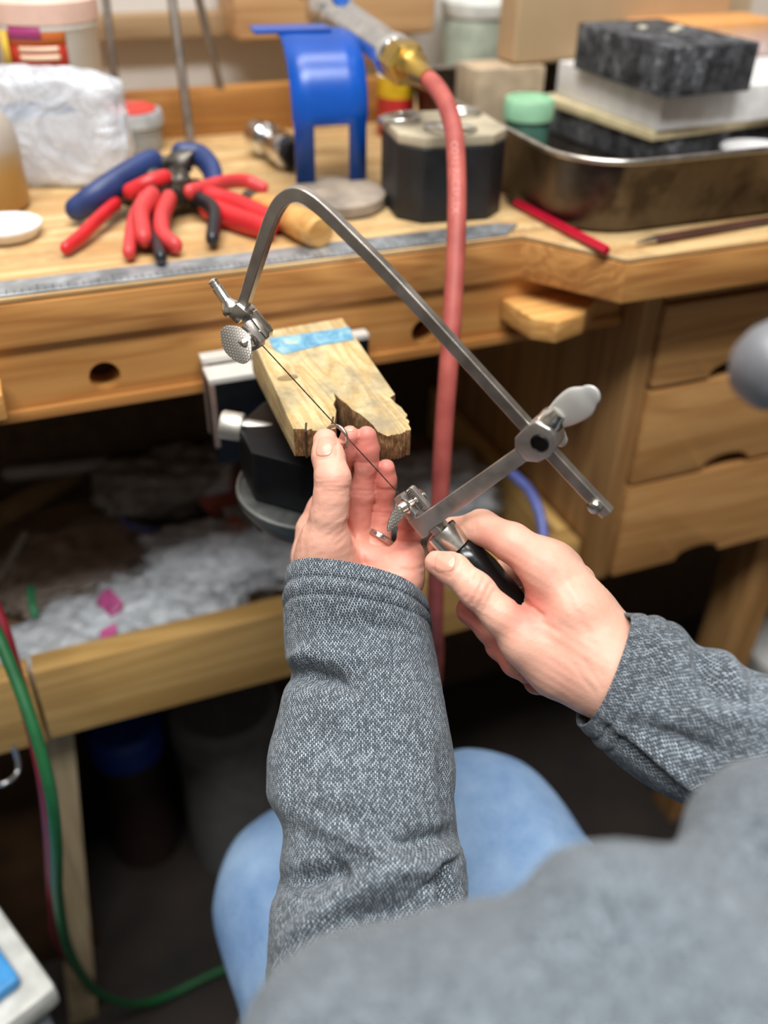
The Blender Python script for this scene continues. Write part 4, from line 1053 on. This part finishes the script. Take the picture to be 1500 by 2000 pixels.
M_BAGF = film('bag_film', '#e9eef6', .08, .34, .8, 20.)
def crumple(c, size, rotz_, seed, amp=.18, n=40, pw=.75):
    """closed crumpled bag: a squashed ball with creased noise"""
    r = np.random.default_rng(seed); v = []; f = []; m = n//2
    for i in range(m+1):
        ph = pi*i/m
        for j in range(n):
            t_ = 2*pi*j/n; p = np.array([sin(ph)*cos(t_), sin(ph)*sin(t_), cos(ph)])
            v.append(np.sign(p)*np.abs(p)**pw)
    v = np.array(v); d = np.zeros(len(v))
    for k in range(26):
        w = r.normal(size=3); w /= np.linalg.norm(w); d += np.abs(((v@w)*r.uniform(1.2, 4.5)+r.uniform(0, 2)) % 1-.5)-.25
    v = v*(1+amp*d[:, None]*.6)
    v = v*np.asarray(size)/2
    v[:, 2] += size[2]/2; v[:, 2] = np.maximum(v[:, 2], 0)
    for i in range(m):
        for j in range(n): j2 = (j+1) % n; f.append((i*n+j, (i+1)*n+j, (i+1)*n+j2, i*n+j2))
    return rot(v, rz(rotz_), c), f
bagp = onz(95, 372, ZT)
bg = thing('plastic_bag', bagp, 'large crumpled clear plastic bag standing at the left', 'bag')
bv, bf = crumple(bagp+V3(-.020, .035, 0), (.200, .045, .093), -YAW, 5, .04, 110, .42)
MB().add(bv, bf).build('film', M_BAGF, bg, 175)
lb = bagp+V3(.004, .004, .060)
pt = [(-.03, -.006), (.034, .004), (.02, .012), (-.032, .008)]
v, f = gprism(pt, 0, .001, 0); v = np.array(v)[:, [0, 2, 1]]; MB().add(rot(v, rz(-YAW), lb), [q[::-1] for q in f]).build('blue_label', simple('label_blue', '#7fa9cf', .4), bg, 0)

# tub with orange label
rt = .044; tb = V3(ony(92, 60, .93)[0], .945, ZT)
tub = thing('plastic_tub', tb, 'white plastic tub with an orange and red label behind the bag', 'tub')
zz_ = lambda y: ony(92, y, tb[1]-rt)[2]-ZT
ht = zz_(34)
MB().add(*glathe([(rt*.9, 0), (rt*.92, .003), (rt, ht-.012), (rt*1.04, ht-.010), (rt*1.04, ht)], 48, tb, (0, 0, 1))).build('body', simple('tub_white', '#d9d5cc', .45, var=.04), tub, 40)
MB().add(*glathe([(rt*1.06, ht-.006), (rt*1.07, ht), (rt*1.07, ht+.010), (rt*1.0, ht+.013), (.002, ht+.013)], 48, tb, (0, 0, 1))).build('lid', simple('tub_lid', '#e3bfae', .45, var=.04), tub, 40)
def patch(cyl_c, r, a0, a1, z0, z1, mat, parent, name, off=.0006, n=16):
    v = []; 
    for z in (z0, z1):
        for i in range(n+1): t_ = a0+(a1-a0)*i/n; v.append(cyl_c+V3((r+off)*cos(t_), (r+off)*sin(t_), z))
    f = [(i, i+1, n+2+i, n+1+i) for i in range(n)]
    o = obj(name, v, f, mat, parent, 175); md = o.modifiers.new('solid', 'SOLIDIFY'); md.thickness = .0004; return o
af = atan2(-cF[1], -cF[0])
M_ORANGE = simple('label_orange', '#e0752a', .5, var=.05); M_LRED = simple('label_red', '#cf3a22', .5, var=.05); M_LPURP = simple('label_purple', '#a5356f', .5, var=.05); M_LWHITE = simple('label_pale', '#efc9a8', .5, var=.05); M_LYEL = simple('label_yellow', '#e8c04a', .5)
za, zb3 = zz_(150), zz_(46); H_l = zb3-za; zl_ = lambda k: za+H_l*k
tub_l = patch(tb, rt*.985, af-.66, af+.66, za, zb3, M_LRED, tub, 'label'); WORG[tub_l.name] = WORG[tub.name]
patch(tb, rt*.985, af-.66, af+.66, zl_(.62), zb3, M_ORANGE, tub_l, 'label_band', .0016)
patch(tb, rt*.985, af-.40, af+.22, zl_(.70), zl_(.96), M_LPURP, tub_l, 'label_logo', .0026)
for k in range(2): patch(tb, rt*.985, af-.25, af+.5, zl_(.30+.16*k), zl_(.41+.16*k), M_LWHITE, tub_l, 'lettering_band', .0016)
patch(tb, rt*.985, af-.64, af-.45, zl_(.05), zl_(.85), M_LYEL, tub_l, 'label_stripe', .0030)

# grey jar with red lid
jb = onz(272, 306, ZT); kj = np.linalg.norm(jb-cO)/FPX; jr = 56*kj
jar = thing('grey_jar', jb+V3(0, jr, 0), 'round grey jar with a red lid behind the pliers', 'jar'); jc = jb+V3(0, jr, 0)
MB().add(*glathe([(jr*.90, 0), (jr*.93, .002), (jr*.93, .018), (jr*.97, .019), (jr*.97, .022), (jr*.94, .023)], 40, jc, (0, 0, 1))).build('body', simple('jar_grey', '#8d9092', .5), jar, 40)
MB().add(*glathe([(jr*1.0, .023), (jr*1.03, .024), (jr*1.03, .033), (jr*.98, .036), (jr*.84, .036)], 40, jc, (0, 0, 1))).build('rim', simple('jar_rim', '#a5a8aa', .45), jar, 40)
MB().add(*glathe([(jr*.84, .035), (jr*.83, .0385), (jr*.76, .0365), (.001, .039)], 40, jc, (0, 0, 1))).build('lid', simple('jar_red', '#d8483f', .4), jar, 40)

# frosted amber bottle and white plastic cap at the left edge
ab = onz(-8, 425, ZT); 
bt = thing('amber_bottle', ab, 'frosted plastic bottle half full of amber liquid at the left edge', 'bottle')
t = NT('amber_plastic'); gz = t.t.nodes.new('ShaderNodeSeparateXYZ'); t.t.links.new(t.coord(), gz.inputs[0])
t.set(Base_Color=t.ramp(t.n('MapRange', Value=gz.outputs[2], i1=.030, i2=.050), [(0., lin('#c79a55')), (.6, lin('#bfa377')), (1., lin('#c9bfb2'))]), Roughness=.35, Transmission_Weight=.35)
MB().add(*glathe([(.028, 0), (.031, .003), (.031, .052), (.029, .064), (.022, .074), (.010, .079), (.010, .088)], 40, ab+V3(-.002, .03, 0), (0, 0, 1))).build('body', t.m, bt, 50)
MB().add(*glathe([(.012, .086), (.012, .098), (.010, .100)], 28, ab+V3(-.002, .03, 0), (0, 0, 1))).build('cap', simple('bottle_cap', '#d8d4cc', .4), bt, 40)
wl = onz(14, 462, ZT); wc = thing('plastic_cap', wl, 'shallow white plastic cap lying at the left edge of the bench', 'dish')
MB().add(*glathe([(.018, 0), (.023, .0015), (.0265, .008), (.0275, .0085), (.0275, .0105), (.026, .0105), (.0225, .004), (.001, .0035)], 16, wl, (0, 0, 1))).build('dish', simple('white_plastic', '#eeeceb', .35, var=.03), wc, 50)
MB().add(*gtorus(wl+V3(0, 0, .0042), .012, .0012, (0, 0, 1), 32, 8)).build('inner_ring', simple('white_plastic2', '#d9d6d4', .4, var=.03), wc, 175)

# leaning rods
M_ROD = brushed('rod_steel', '#a79e95', .5, .1); 
for (x0, y0, x1, y1, rp, lab) in ((232, 232, 206, 0, 8, 'leftmost thin grey rod leaning behind the clear bag'), (374, 292, 336, 0, 9, 'thickest pale steel rod leaning behind the pliers'), (449, 258, 388, 0, 8, 'slanted brownish rod leaning left of the blue holder')):
    a = onz(x0, y0, ZT) if x0 != 232 else onz(246, 300, ZT)+V3(0, .02, 0); da = (a-cO)@cF
    b_ = ony(x1+(x1-x0)*.5, y1+(y1-y0)*.5, min(1.0, a[1]+.045))
    o = MB().add(*gtube([a+V3(0, 0, .005), b_], rp*da/FPX, seg=16, n=1)).build('metal_rod', M_ROD, None, 60); tag(o, lab, 'rod', 'rods leaning at the back of the bench')

# wall shelf, wooden beam block
sh1, sh0 = ony(330, 28, 1.09), ony(330, 76, 1.09)
o = MB().add(*gbox((-.6, 1.09, sh0[2]), (.30, 1.1195, sh1[2]), .003)).build('wall_shelf', wood('shelf_wood', '#8d6f4d', '#b39773', 0, 1., .6, .5, seed=37), None, 30)
tag(o, 'brown wooden shelf along the wall above the rods', 'shelf')
w0, w1 = ony(462, 84, 1.04), ony(850, 74, 1.04)
o = MB().add(*gbox((w0[0], 1.04, w0[2]), (w1[0], 1.1195, w0[2]+.09), .008, 3)).build('wooden_beam', wood('beam_wood', '#a5794c', '#cda678', 0, 1.2, .55, .5, seed=41), None, 30)
tag(o, 'thick tan wooden beam end behind the blue torch holder', 'beam')
# chrome hammer head, can, pale green jar
a, b_ = onz(502, 262, ZT+.016), onz(576, 304, ZT+.016); dd = nrm(b_-a); L = np.linalg.norm(b_-a)
hm = thing('steel_fitting', V3(a[0], a[1], ZT), 'polished steel fitting lying left of the blue holder', 'fitting')
MB().add(*glathe([(.010, 0), (.015, .003), (.016, L*.30), (.012, L*.34), (.012, L*.50), (.015, L*.55), (.0155, L*.85), (.012, L*.88)], 32, a, dd)).build('body', M_CHROME, hm, 40)
MB().add(*glathe([(.0125, L*.88), (.0130, L*.90), (.0130, L), (.010, L+.002)], 6, a, dd)).build('end_nut', M_BLKM, hm, 25)
cb_ = onz(772, 262, ZT); can = thing('spray_can', cb_, 'red and yellow can behind the torch hose', 'can'); kc_ = ((cb_-cO)@cF)/FPX; rc_ = 36*kc_
MB().add(*glathe([(rc_*.97, 0), (rc_, .002), (rc_, .038)], 36, cb_, (0, 0, 1))).build('body', simple('can_red', '#b02a2a', .35), can, 40)
MB().add(*glathe([(rc_*1.005, .038), (rc_*1.005, .058)], 36, cb_, (0, 0, 1))).build('yellow_band', simple('can_yellow', '#c9a21e', .35), can, 40)
MB().add(*glathe([(rc_, .058), (rc_*.8, .062), (rc_*.4, .064), (rc_*.4, .070)], 36, cb_, (0, 0, 1))).build('top', simple('can_white', '#d5d2cc', .35), can, 40)
gb = onz(930, 236, ZT); gb = V3(gb[0], 1.065, ZT); gb[0] = ony(926, 200, 1.065)[0]
gj = thing('green_jar', gb, 'large pale green translucent jar at the back wall', 'jar')
MB().add(*glathe([(.036, 0), (.040, .003), (.044, .085), (.041, .092)], 40, gb, (0, 0, 1))).build('body', simple('pale_green', '#b9c4b3', .3, Transmission_Weight=.25), gj, 40)
MB().add(*glathe([(.044, .092), (.045, .095), (.045, .106), (.042, .109), (.002, .109)], 40, gb, (0, 0, 1))).build('lid', simple('pale_lid', '#d6d8d2', .45), gj, 40)

# black octagonal tool block with rings on top
A, B_ = onz(824, 437, ZT)[:2], onz(952, 428, ZT)[:2]; e1 = nrm(B_-A); e2 = np.array([-e1[1], e1[0]]); w_ = np.linalg.norm(B_-A); c_ = .017; dp_ = .052
oc = [A, B_, B_+e1*c_+e2*c_, B_+e1*c_+e2*(c_+dp_), B_+e2*(2*c_+dp_), A+e2*(2*c_+dp_), A-e1*c_+e2*(c_+dp_), A-e1*c_+e2*c_]
blk = thing('tool_block', (*np.mean(oc, 0), ZT), 'black eight-sided tool block with a tan top and metal rings', 'block')
MB().add(*gprism([tuple(p) for p in oc], ZT, ZT+.058, .001, 1)).build('body', simple('block_black', '#1d1f22', .5, var=.2, bump=.05), blk, 30)
MB().add(*gprism([tuple(p) for p in oc], ZT+.0582, ZT+.066, .0015, 2)).build('top', simple('block_tan', '#b1a68e', .55, var=.15, vscale=40, bump=.1), blk, 30)
cm = np.array([*np.mean(oc, 0), ZT+.068])
for i, (dx, dy, R0) in enumerate(((-.030, .02, .017), (.026, .024, .016), (-.004, -.022, .020))):
    o = MB().add(*gtorus(cm+V3(dx, dy, 0), R0, .0018, (0.1*(i-1), .1, 1), 36, 10)).build('metal_ring', M_CHROME, None, 175)
    tag(o, ('back left chrome ring on the tan top of the black block', 'back right chrome ring on the tan top of the black block', 'front chrome ring on the tan top of the black block')[i], 'ring', 'rings on the tool block')

# steel pan and what it holds
M_PAN = brushed('pan_steel', '#6b6258', .38, .08, stain='#3b322a'); M_RIM = brushed('pan_rim', '#c9c3ba', .3, .05)
pan = thing('steel_pan', (.62, .78, ZT), 'deep stainless steel roasting pan on the right of the bench', 'pan')
def rrect(x0, x1, y0, y1, r, n=8):
    P = []
    for cx, cy, a0 in ((x1-r, y1-r, 0), (x0+r, y1-r, pi/2), (x0+r, y0+r, pi), (x1-r, y0+r, 1.5*pi)):
        P += [(cx+r*cos(a0+pi/2*k/n), cy+r*sin(a0+pi/2*k/n)) for k in range(n+1)]
    return np.array(P)
X0, X1, Y0, Y1 = .398, .84, .602, .955
lv = [(.010, ZT+.0005, .045), (.002, ZT+.002, .05), (0, ZT+.008, .052), (-.006, ZT+.054, .056), (-.009, ZT+.056, .058), (-.010, ZT+.0575, .058), (-.0085, ZT+.059, .058), (-.005, ZT+.057, .056), (.002, ZT+.010, .05), (.006, ZT+.005, .048)]
v = []; npt = 36
for off, z, r in lv: P = rrect(X0+off, X1-off, Y0+off, Y1-off, r); v += [(p[0], p[1], z) for p in P]
f = [(i*npt+k, i*npt+(k+1) % npt, (i+1)*npt+(k+1) % npt, (i+1)*npt+k) for i in range(len(lv)-1) for k in range(npt)]
f += [tuple(range(npt))[::-1], tuple((len(lv)-1)*npt+k for k in range(npt))]
MB().add(v, f).build('basin', M_PAN, pan, 50)
P = rrect(X0-.009, X1+.009, Y0-.009, Y1+.009, .058); rp_ = np.hstack([P, np.full((npt, 1), ZT+.0575)]); rp_ = np.vstack([rp_, rp_[:2]])
MB().add(*gtube(rp_, .0026, seg=10, n=1, dome=False)).build('rolled_rim', M_RIM, pan, 175)
def slab_from(pc, pl, pr, z, L1=None, L2=None):
    c = onz(*pc, z)[:2]; l = onz(*pl, z)[:2]; r = onz(*pr, z)[:2]; d1 = nrm(r-c); d2 = np.array([-d1[1], d1[0]])
    L1 = L1 or np.linalg.norm(r-c); L2 = L2 or max(.04, (l-c)@d2); return [c, c+d1*L1, c+d1*L1+d2*L2, c+d2*L2]
zl = [ZT+.0055, .988, .999, 1.031, 1.084]
def slabobj(name, P, z0, z1, mat, lab, cat, bev=.0015, noise=0.):
    bm_v, bm_f = gprism([tuple(p) for p in P], z0, z1, bev, 2)
    o = MB().add(bm_v, bm_f).build(name, mat, None, 35); return tag(o, lab, cat)
M_CHAR = simple('charcoal', '#26272a', .75, var=.35, vscale=90, bump=.5, bscale=260)
t = NT('charcoal_ashy'); n1 = t.n('TexNoise', Vector=t.coord(), Scale=60., Detail=6., Roughness=.75)
t.set(Base_Color=t.ramp(n1, [(.42, lin('#1e1f21')), (.58, lin('#55565a')), (.72, lin('#b9babd'))]), Roughness=.85); t.bump(n1, .5, .003); M_CHAR2 = t.m
base_l = slab_from((1272, 278), (1072, 196), (1500, 246), .992)
P_ = [np.array(p) for p in base_l]; ctr = np.mean(P_, 0)
PL = slab_from((1273, 277), (1070, 192), (1490, 246), .990, .25, .172)
sh_ = lambda P, k: [np.mean(P, 0)+(p-np.mean(P, 0))*k for p in P]
slabobj('charcoal_slab', sh_(PL, .96), zl[0], .9895, M_CHAR2, 'black ash-stained slab lowest of the stack in the pan', 'slab')
slabobj('cream_board', PL, .990, .9985, simple('cream_board', '#d9c9a0', .7, bump=.1), 'thin cream board under the white soldering block', 'board')
PW = slab_from((1284, 257), (1092, 160), (1500, 232), .999, .235, .165)
slabobj('soldering_block', PW, .999, 1.0305, simple('white_block', '#e6e4e2', .8, var=.08, vscale=60, bump=.15), 'white soldering block between cream board and charcoal', 'block')
PC = slab_from((1296, 193), (1128, 132), (1464, 178), 1.031)
slabobj('charcoal_block', PC, 1.031, 1.031+.040, M_CHAR2, 'black charcoal block with ashy grey side on top of the stack', 'block', .002)
cmid = np.mean(PC, 0)
for i in range(3):
    p = np.array([*cmid, 1.0715])+V3((.004, .018, -.016)[i], (-.006, .006, .014)[i], 0)
    v, f = gbox((-.004, -.003, 0), (.004, .003, .003), .0008); o = MB().add(rot(v, rz(rng.uniform(0, 3)), p), f).build('flux_crumb', simple('crumb_%d' % i, '#d8d2bf', .6), None, 40)
    tag(o, ('pale flux crumb at the middle of the charcoal block top', 'pale flux crumb nearest the fire brick', 'pale flux crumb at the back left of the charcoal block top')[i], 'crumb', 'crumbs on the charcoal block')
b0 = onz(1420, 178, 1.031); d1 = nrm(PW[1]-PW[0]); d2 = nrm(PW[3]-PW[0])
fb0 = onz(1290, 52, 1.066)[:2]
FB = [fb0, fb0+d1*.16, fb0+d1*.16+d2*.06, fb0+d2*.06]
t = NT('fire_brick'); n1 = t.n('TexNoise', Vector=t.coord(), Scale=40., Detail=6., Roughness=.7)
gz = t.t.nodes.new('ShaderNodeSeparateXYZ'); t.t.links.new(t.coord(), gz.inputs[0])
t.set(Base_Color=t.mix(t.n('MapRange', Value=t.math('MULTIPLY_ADD', n1, .03, gz.outputs[2]), i1=.028, i2=.048), t.ramp(n1, [(.4, lin('#c79d96')), (.65, lin('#eadcd6'))]), lin('#d79a58')), Roughness=.85); t.bump(n1, .6, .004)
slabobj('fire_brick', FB, 1.031, 1.066, t.m, 'pink and orange crumbling fire brick behind the charcoal block', 'brick', .006)
# tan blocks at the back
tbk = ony(1008, 235, 1.30); 
M_TAN = simple('tan_brick', '#b5a084', .8, var=.12, vscale=50, bump=.2); M_TAN2 = simple('tan_panel', '#bb9d78', .75, var=.06, vscale=10)
x0_, x1_ = ony(928, 180, .892)[0], ony(1062, 180, .892)[0]; zt_ = ony(1000, 132, .892)[2]
o = MB().add(*gbox((x0_, .892, ZT+.0065), (x1_, .940, zt_), .003)).build('kiln_brick', M_TAN, None, 30); tag(o, 'speckled tan kiln brick standing behind the steel pan', 'brick')
x0_, x1_ = ony(1008, 60, .898)[0], ony(1420, 60, .898)[0]; zb2 = zt_+.0005
o = MB().add(*gbox((x0_, .898, zb2), (x1_, .938, zb2+.12), .006, 3)).build('tan_panel', M_TAN2, None, 30); tag(o, 'large smooth tan board resting on the kiln brick at back', 'board')
x2_ = x1_+.004
o = MB().add(*gbox((x2_, .965, ZT), (x2_+.08, 1.02, zb2+.11), .004, 2)).build('kiln_brick', simple('tan_post', '#c4ae8d', .75, var=.06, vscale=10), None, 30); tag(o, 'upright pale tan brick in the back right corner', 'brick')
# green jar and white dish in the pan
gp = onz(1034, 300, ZT+.006); kg = ((gp-cO)@cF)/FPX; gr = 46*kg
g2 = thing('small_green_jar', gp+V3(0, .01, 0), 'small jar with a light green lid inside the steel pan', 'jar'); gc = gp+V3(0, .01, 0)
MB().add(*glathe([(gr*.9, 0), (gr*.93, .002), (gr*.93, .030)], 32, gc, (0, 0, 1))).build('body', simple('jar_green', '#5f8f7f', .3, Transmission_Weight=.2), g2, 40)
MB().add(*glathe([(gr, .030), (gr*1.06, .031), (gr*1.06, .046), (gr*.98, .049), (gr*.80, .049), (gr*.78, .047), (.001, .047)], 32, gc, (0, 0, 1))).build('lid', simple('jar_lid_green', '#93c49f', .4, var=.08), g2, 40)
dp = onz(1478, 330, ZT+.006); dsh = thing('white_dish', dp, 'shallow white dish in the pan beside the stack', 'dish')
MB().add(*glathe([(.018, 0), (.024, .004), (.036, .016), (.037, .018), (.034, .016), (.022, .006), (.001, .005)], 36, dp, (0, 0, 1))).build('bowl', simple('dish_white', '#d5d3d3', .3, var=.04), dsh, 60)
# pencils in front of the pan
def pencil(x0, y0, x1, y1, r, mat, lab, tipmat, tip_at0=True):
    a, b_ = onz(x0, y0, ZT+r), onz(x1, y1, ZT+r); d_ = nrm(b_-a); L = np.linalg.norm(b_-a)
    o = thing('pencil', V3(*(a[:2]+b_[:2])/2, ZT), lab, 'pencil', 'pencils by the pan')
    MB().add(*glathe([(r*.9, .018), (r, .019), (r, L-.001), (r*.8, L)], 6 if r > .002 else 12, a, d_)).build('shaft', mat, o, 30)
    MB().add(*glathe([(r*.25, 0), (r*.85, .017), (r*.85, .0185)], 12, a, d_)).build('tip', tipmat, o, 40)
pencil(985, 384, 1186, 490, .0037, simple('red_pencil', '#b5122f', .35), 'red pencil lying against the left side of the pan', M_TOOL)
pencil(1242, 474, 1540, 424, .0032, simple('brown_pencil', '#4c2f28', .4), 'dark brown pencil lying in front of the pan', M_CHROME)

# ------------------------------------------------------------------ clutter in the catch tray
ZB = .5532
def tp(x, y, h=0.): return onz(x, y, ZB+h)
M_PINK = simple('pink_film', '#a8487a', .35, var=.2); M_SALMON = simple('salmon_card', '#c9736a', .6); M_MAG = simple('magenta_card', '#a82c62', .5); M_BLUEZ = simple('blue_zip', '#5a66a8', .4)
bags = [(150, 1290, .150, .10, .045, .2, M_FILM, 'clear plastic bag crumpled at the left front of the tray'),
        (330, 1235, .150, .09, .050, -.4, M_FILM, 'bright clear plastic bag behind the tray front'),
        (470, 1130, .200, .10, .060, -.2, M_FILM2, 'silvery crumpled plastic bag beside the left sleeve'),
        (560, 1060, .160, .12, .050, .5, M_FILM2, 'dull plastic bag deep in the tray behind the left hand'),
        (330, 985, .160, .10, .060, .1, simple('grey_pouch', '#85827c', .35), 'grey translucent pouch deep in the tray'),
        (840, 1015, .150, .12, .070, -.3, M_FILM2, 'large zip bag with violet edge at the right of the tray'),
        (150, 1120, .180, .12, .030, .3, simple('brown_pouch', '#a39387', .4), 'brownish limp pouch at the left of the tray')]
for i, (x, y, sx_, sy_, sz_, rz_, m_, lab) in enumerate(bags):
    c_ = tp(x, y); v, f = crumple(c_, (sx_, sy_, sz_), rz_, 50+i, .22, 56)
    o = thing('plastic_bag', c_, lab, 'bag', 'plastic bags in the catch tray'); MB().add(v, f).build('film', m_, o, 175)
    if i == 5:
        e = [PX(1000, 925, .80), PX(1035, 960, .79), PX(1056, 1010, .78), PX(1062, 1060, .775)]
        MB().add(*gtube(e, .005, seg=10)).build('zip_edge', M_BLUEZ, o, 175)
cards = [((440, 955), .075, .055, .4, M_SALMON, 'salmon coloured card packet deep in the tray', .03), ((405, 935), .05, .04, .2, M_MAG, 'dark magenta packet beside the salmon card', .035), ((215, 1180), .016, .024, .5, M_PINK, 'pink scrap of film between the bags', .05), ((212, 1238), .016, .010, -.2, simple('hot_pink', '#d0609a', .4), 'bright pink scrap lying on the clear bag', .05),
         ((330, 925), .08, .05, .2, simple('grey_card', '#9a97a0', .5), 'grey card lying at the back of the tray', .03), ((420, 925), .04, .06, -.3, simple('pale_slip', '#c4c2ca', .6), 'pale paper slip at the back of the tray', .045),
         ((445, 1040), .03, .02, .2, simple('orange_scrap', '#b5532f', .5), 'small orange scrap beside the silvery bag', .05)]
for (xy, a_, b2, rz_, m_, lab, hh) in cards:
    c_ = tp(*xy, hh); v, f = gbox((-a_/2, -b2/2, -.004), (a_/2, b2/2, .004), .0015); v = np.array(v); v[:, 2] += v[:, 1]*.25+.006*np.sin(v[:, 0]*90)
    o = MB().add(rot(v, rz(rz_), c_), f).build('packet', m_, None, 60); tag(o, lab, 'packet')
def stick(pts, r, mat, name, lab, cat, seg=12, n=6, group=None):
    o = MB().add(*gtube(pts, r, seg=seg, n=n)).build(name, mat, None, 60); return tag(o, lab, cat, group)
v, f = gbox((0, -.009, -.009), (.26, .009, .009), .001); a, b_ = tp(-30, 1030, .02), tp(225, 890, .02); R_ = frame(V3(0, 0, 1), b_-a)
o = MB().add(rot(v*V3(np.linalg.norm(b_-a)/.26, 1, 1), R_, a+V3(0, 0, .004)), f).build('wood_strip', wood('strip_wood', '#7a6244', '#a58a66', 0, 2., .7, .5), None, 30); tag(o, 'brown wooden strip lying slantwise in the tray', 'strip')
stick([tp(205, 905, .045), tp(120, 915, .050), tp(20, 925, .05)], .009, simple('grey_rod', '#8b8780', .45), 'grey_rod', 'pale grey round rod at the back left of the tray', 'rod', n=1)
stick([tp(0, 1125, .05), tp(48, 1045, .06)], .004, simple('white_stick', '#a9a49c', .5), 'white_stick', 'thin pale stick at the left edge of the tray', 'stick', n=1)
stick([tp(225, 1000, .02), tp(260, 1028, .03), tp(300, 1035, .03), tp(340, 1038, .02)], .004, M_BLUEZ, 'blue_cord', 'blue curved zip strip on the tray bottom', 'strip')
stick([tp(60, 1150, .06), tp(64, 1185, .055), tp(68, 1200, .05)], .004, simple('green_bit', '#2f7a4f', .5), 'green_clip', 'small green wire bit on the clear bag', 'wire')

# ------------------------------------------------------------------ hoses, boxes and stool low down
M_GREENH = simple('green_hose', '#185a30', .5); M_REDH = simple('dark_red_hose', '#7b1424', .5)  # green darkened so the colour itself carries the shade on that hose
gh = [PX(-90, 1080, .60), PX(-20, 1210, .60), PX(28, 1318, .60), PX(68, 1430, .60), PX(98, 1545, .61), PX(110, 1650, .64), PX(114, 1760, .70), PX(140, 1870, .80), PX(200, 1945, .92), PX(290, 1958, 1.02)]
gh += [onz(420, 1900, .012), onz(640, 1800, .012), onz(760, 1650, .012)]; stick(gh, .0047, M_GREENH, 'green_hose', 'green gas hose hanging down at the left', 'hose', 16)
rh = [PX(-60, 1080, .615), PX(0, 1212, .615), PX(30, 1310, .62), PX(62, 1420, .63), PX(86, 1530, .64), PX(98, 1640, .68), PX(104, 1760, .76), PX(120, 1850, .86)]
rh.append(onz(200, 1950, .012)); stick(rh, .0050, M_REDH, 'dark_red_hose', 'dark red gas hose hanging behind the green one', 'hose', 16)
bx = onz(-190, 1800, .42); bin_ = thing('storage_bin', V3(bx[0], bx[1], 0), 'grey storage bin with blue and white lid at lower left', 'bin')
R_ = rz(.42)
def bpart(lo, hi, bev, mat, name): v, f = gbox(lo, hi, bev, 2); return MB().add(rot(v, R_, V3(bx[0], bx[1], 0)), f).build(name, mat, bin_, 40)
bpart((-.16, -.13, 0), (.060, .13, .375), .01, simple('bin_grey', '#8f959b', .5), 'body')
bpart((-.17, -.14, .3755), (.070, .14, .405), .008, simple('bin_lid_white', '#cfcfc8', .45), 'lid_rim')
bpart((-.15, -.12, .4055), (.050, .12, .420), .006, simple('bin_lid_blue', '#3f96d6', .4), 'lid')
def canister(px, z0, h, r, m1, m2, name, lab, cat):
    c_ = onz(*px, z0); o = thing(name, c_, lab, cat)
    MB().add(*glathe([(r*.92, 0), (r, .004), (r, h*.8), (r*.96, h*.82)], 32, c_, (0, 0, 1))).build('body', m1, o, 40)
    MB().add(*glathe([(r*1.03, h*.82), (r*1.04, h*.84), (r*1.04, h*.97), (r*.9, h), (.002, h)], 32, c_, (0, 0, 1))).build('lid', m2, o, 40)
canister((290, 1640), 0, .26, .05, simple('can_dark', '#33221f', .5), simple('blue_lid', '#1f46a8', .4), 'paint_can', 'dark can with blue lid under the tray', 'can')
canister((470, 1640), 0, .30, .07, simple('grey_pail', '#5e5d5c', .5), simple('grey_pail_lid', '#6f6e6d', .5), 'grey_pail', 'grey pail standing in the dark under the tray', 'pail')
# stool under the person
sc_ = cam2world(cc(1240, 2640, .53)); 
stool = thing('work_stool', V3(sc_[0], sc_[1], 0), 'pale metal work stool under the person', 'stool')
zs_ = kneeL[2]-.005-.150
MB().add(*glathe([(.15, zs_-.04), (.17, zs_-.03), (.17, zs_-.006), (.15, zs_)], 40, V3(sc_[0], sc_[1], 0), (0, 0, 1))).build('seat', simple('seat_vinyl', '#2d2d30', .5), stool, 40)
M_PALE = simple('pale_metal', '#b9b5ae', .4, .3)
for k in range(4):
    t_ = k*pi/2+.35; MB().add(*gtube([V3(sc_[0]+.11*cos(t_), sc_[1]+.11*sin(t_), zs_-.035), V3(sc_[0]+.24*cos(t_), sc_[1]+.24*sin(t_), .012)], .012, seg=14, n=1)).build('leg', M_PALE, stool, 60)
MB().add(*gtorus(V3(sc_[0], sc_[1], .18), .205, .008, (0, 0, 1), 48, 10)).build('foot_ring', M_PALE, stool, 175)
canister((1520, 1420), 0, .20, .10, simple('white_pail', '#c9c6c0', .45), simple('white_pail_lid', '#dedcd6', .4), 'white_pail', 'white pail at the right edge below the cabinet', 'pail')
# hanging handpiece at the right edge, close to the lens
hd0 = PX(1514, 716, .262); hd1 = PX(1760, 600, .285)
hnd = thing('hanging_handpiece', hd0, 'rounded grey tool end jutting in at the right edge before the drawers', 'handpiece')
dq = nrm(hd1-hd0); Lq = np.linalg.norm(hd1-hd0)
MB().add(*glathe([(.002, -.0145), (.008, -.0125), (.0125, -.007), (.0145, 0), (.0145, Lq*.7), (.012, Lq)], 32, hd0, dq)).build('body', simple('handpiece_grey', '#77787c', .4, .2), hnd, 175)
MB().add(*gtube([hd1, hd1+dq*.05+V3(0, 0, .05), hd1+dq*.08+V3(0, .02, .25), hd1+dq*.08+V3(0, .05, .6)], .005, seg=12)).build('flexible_shaft', M_BLKG, hnd, 175)
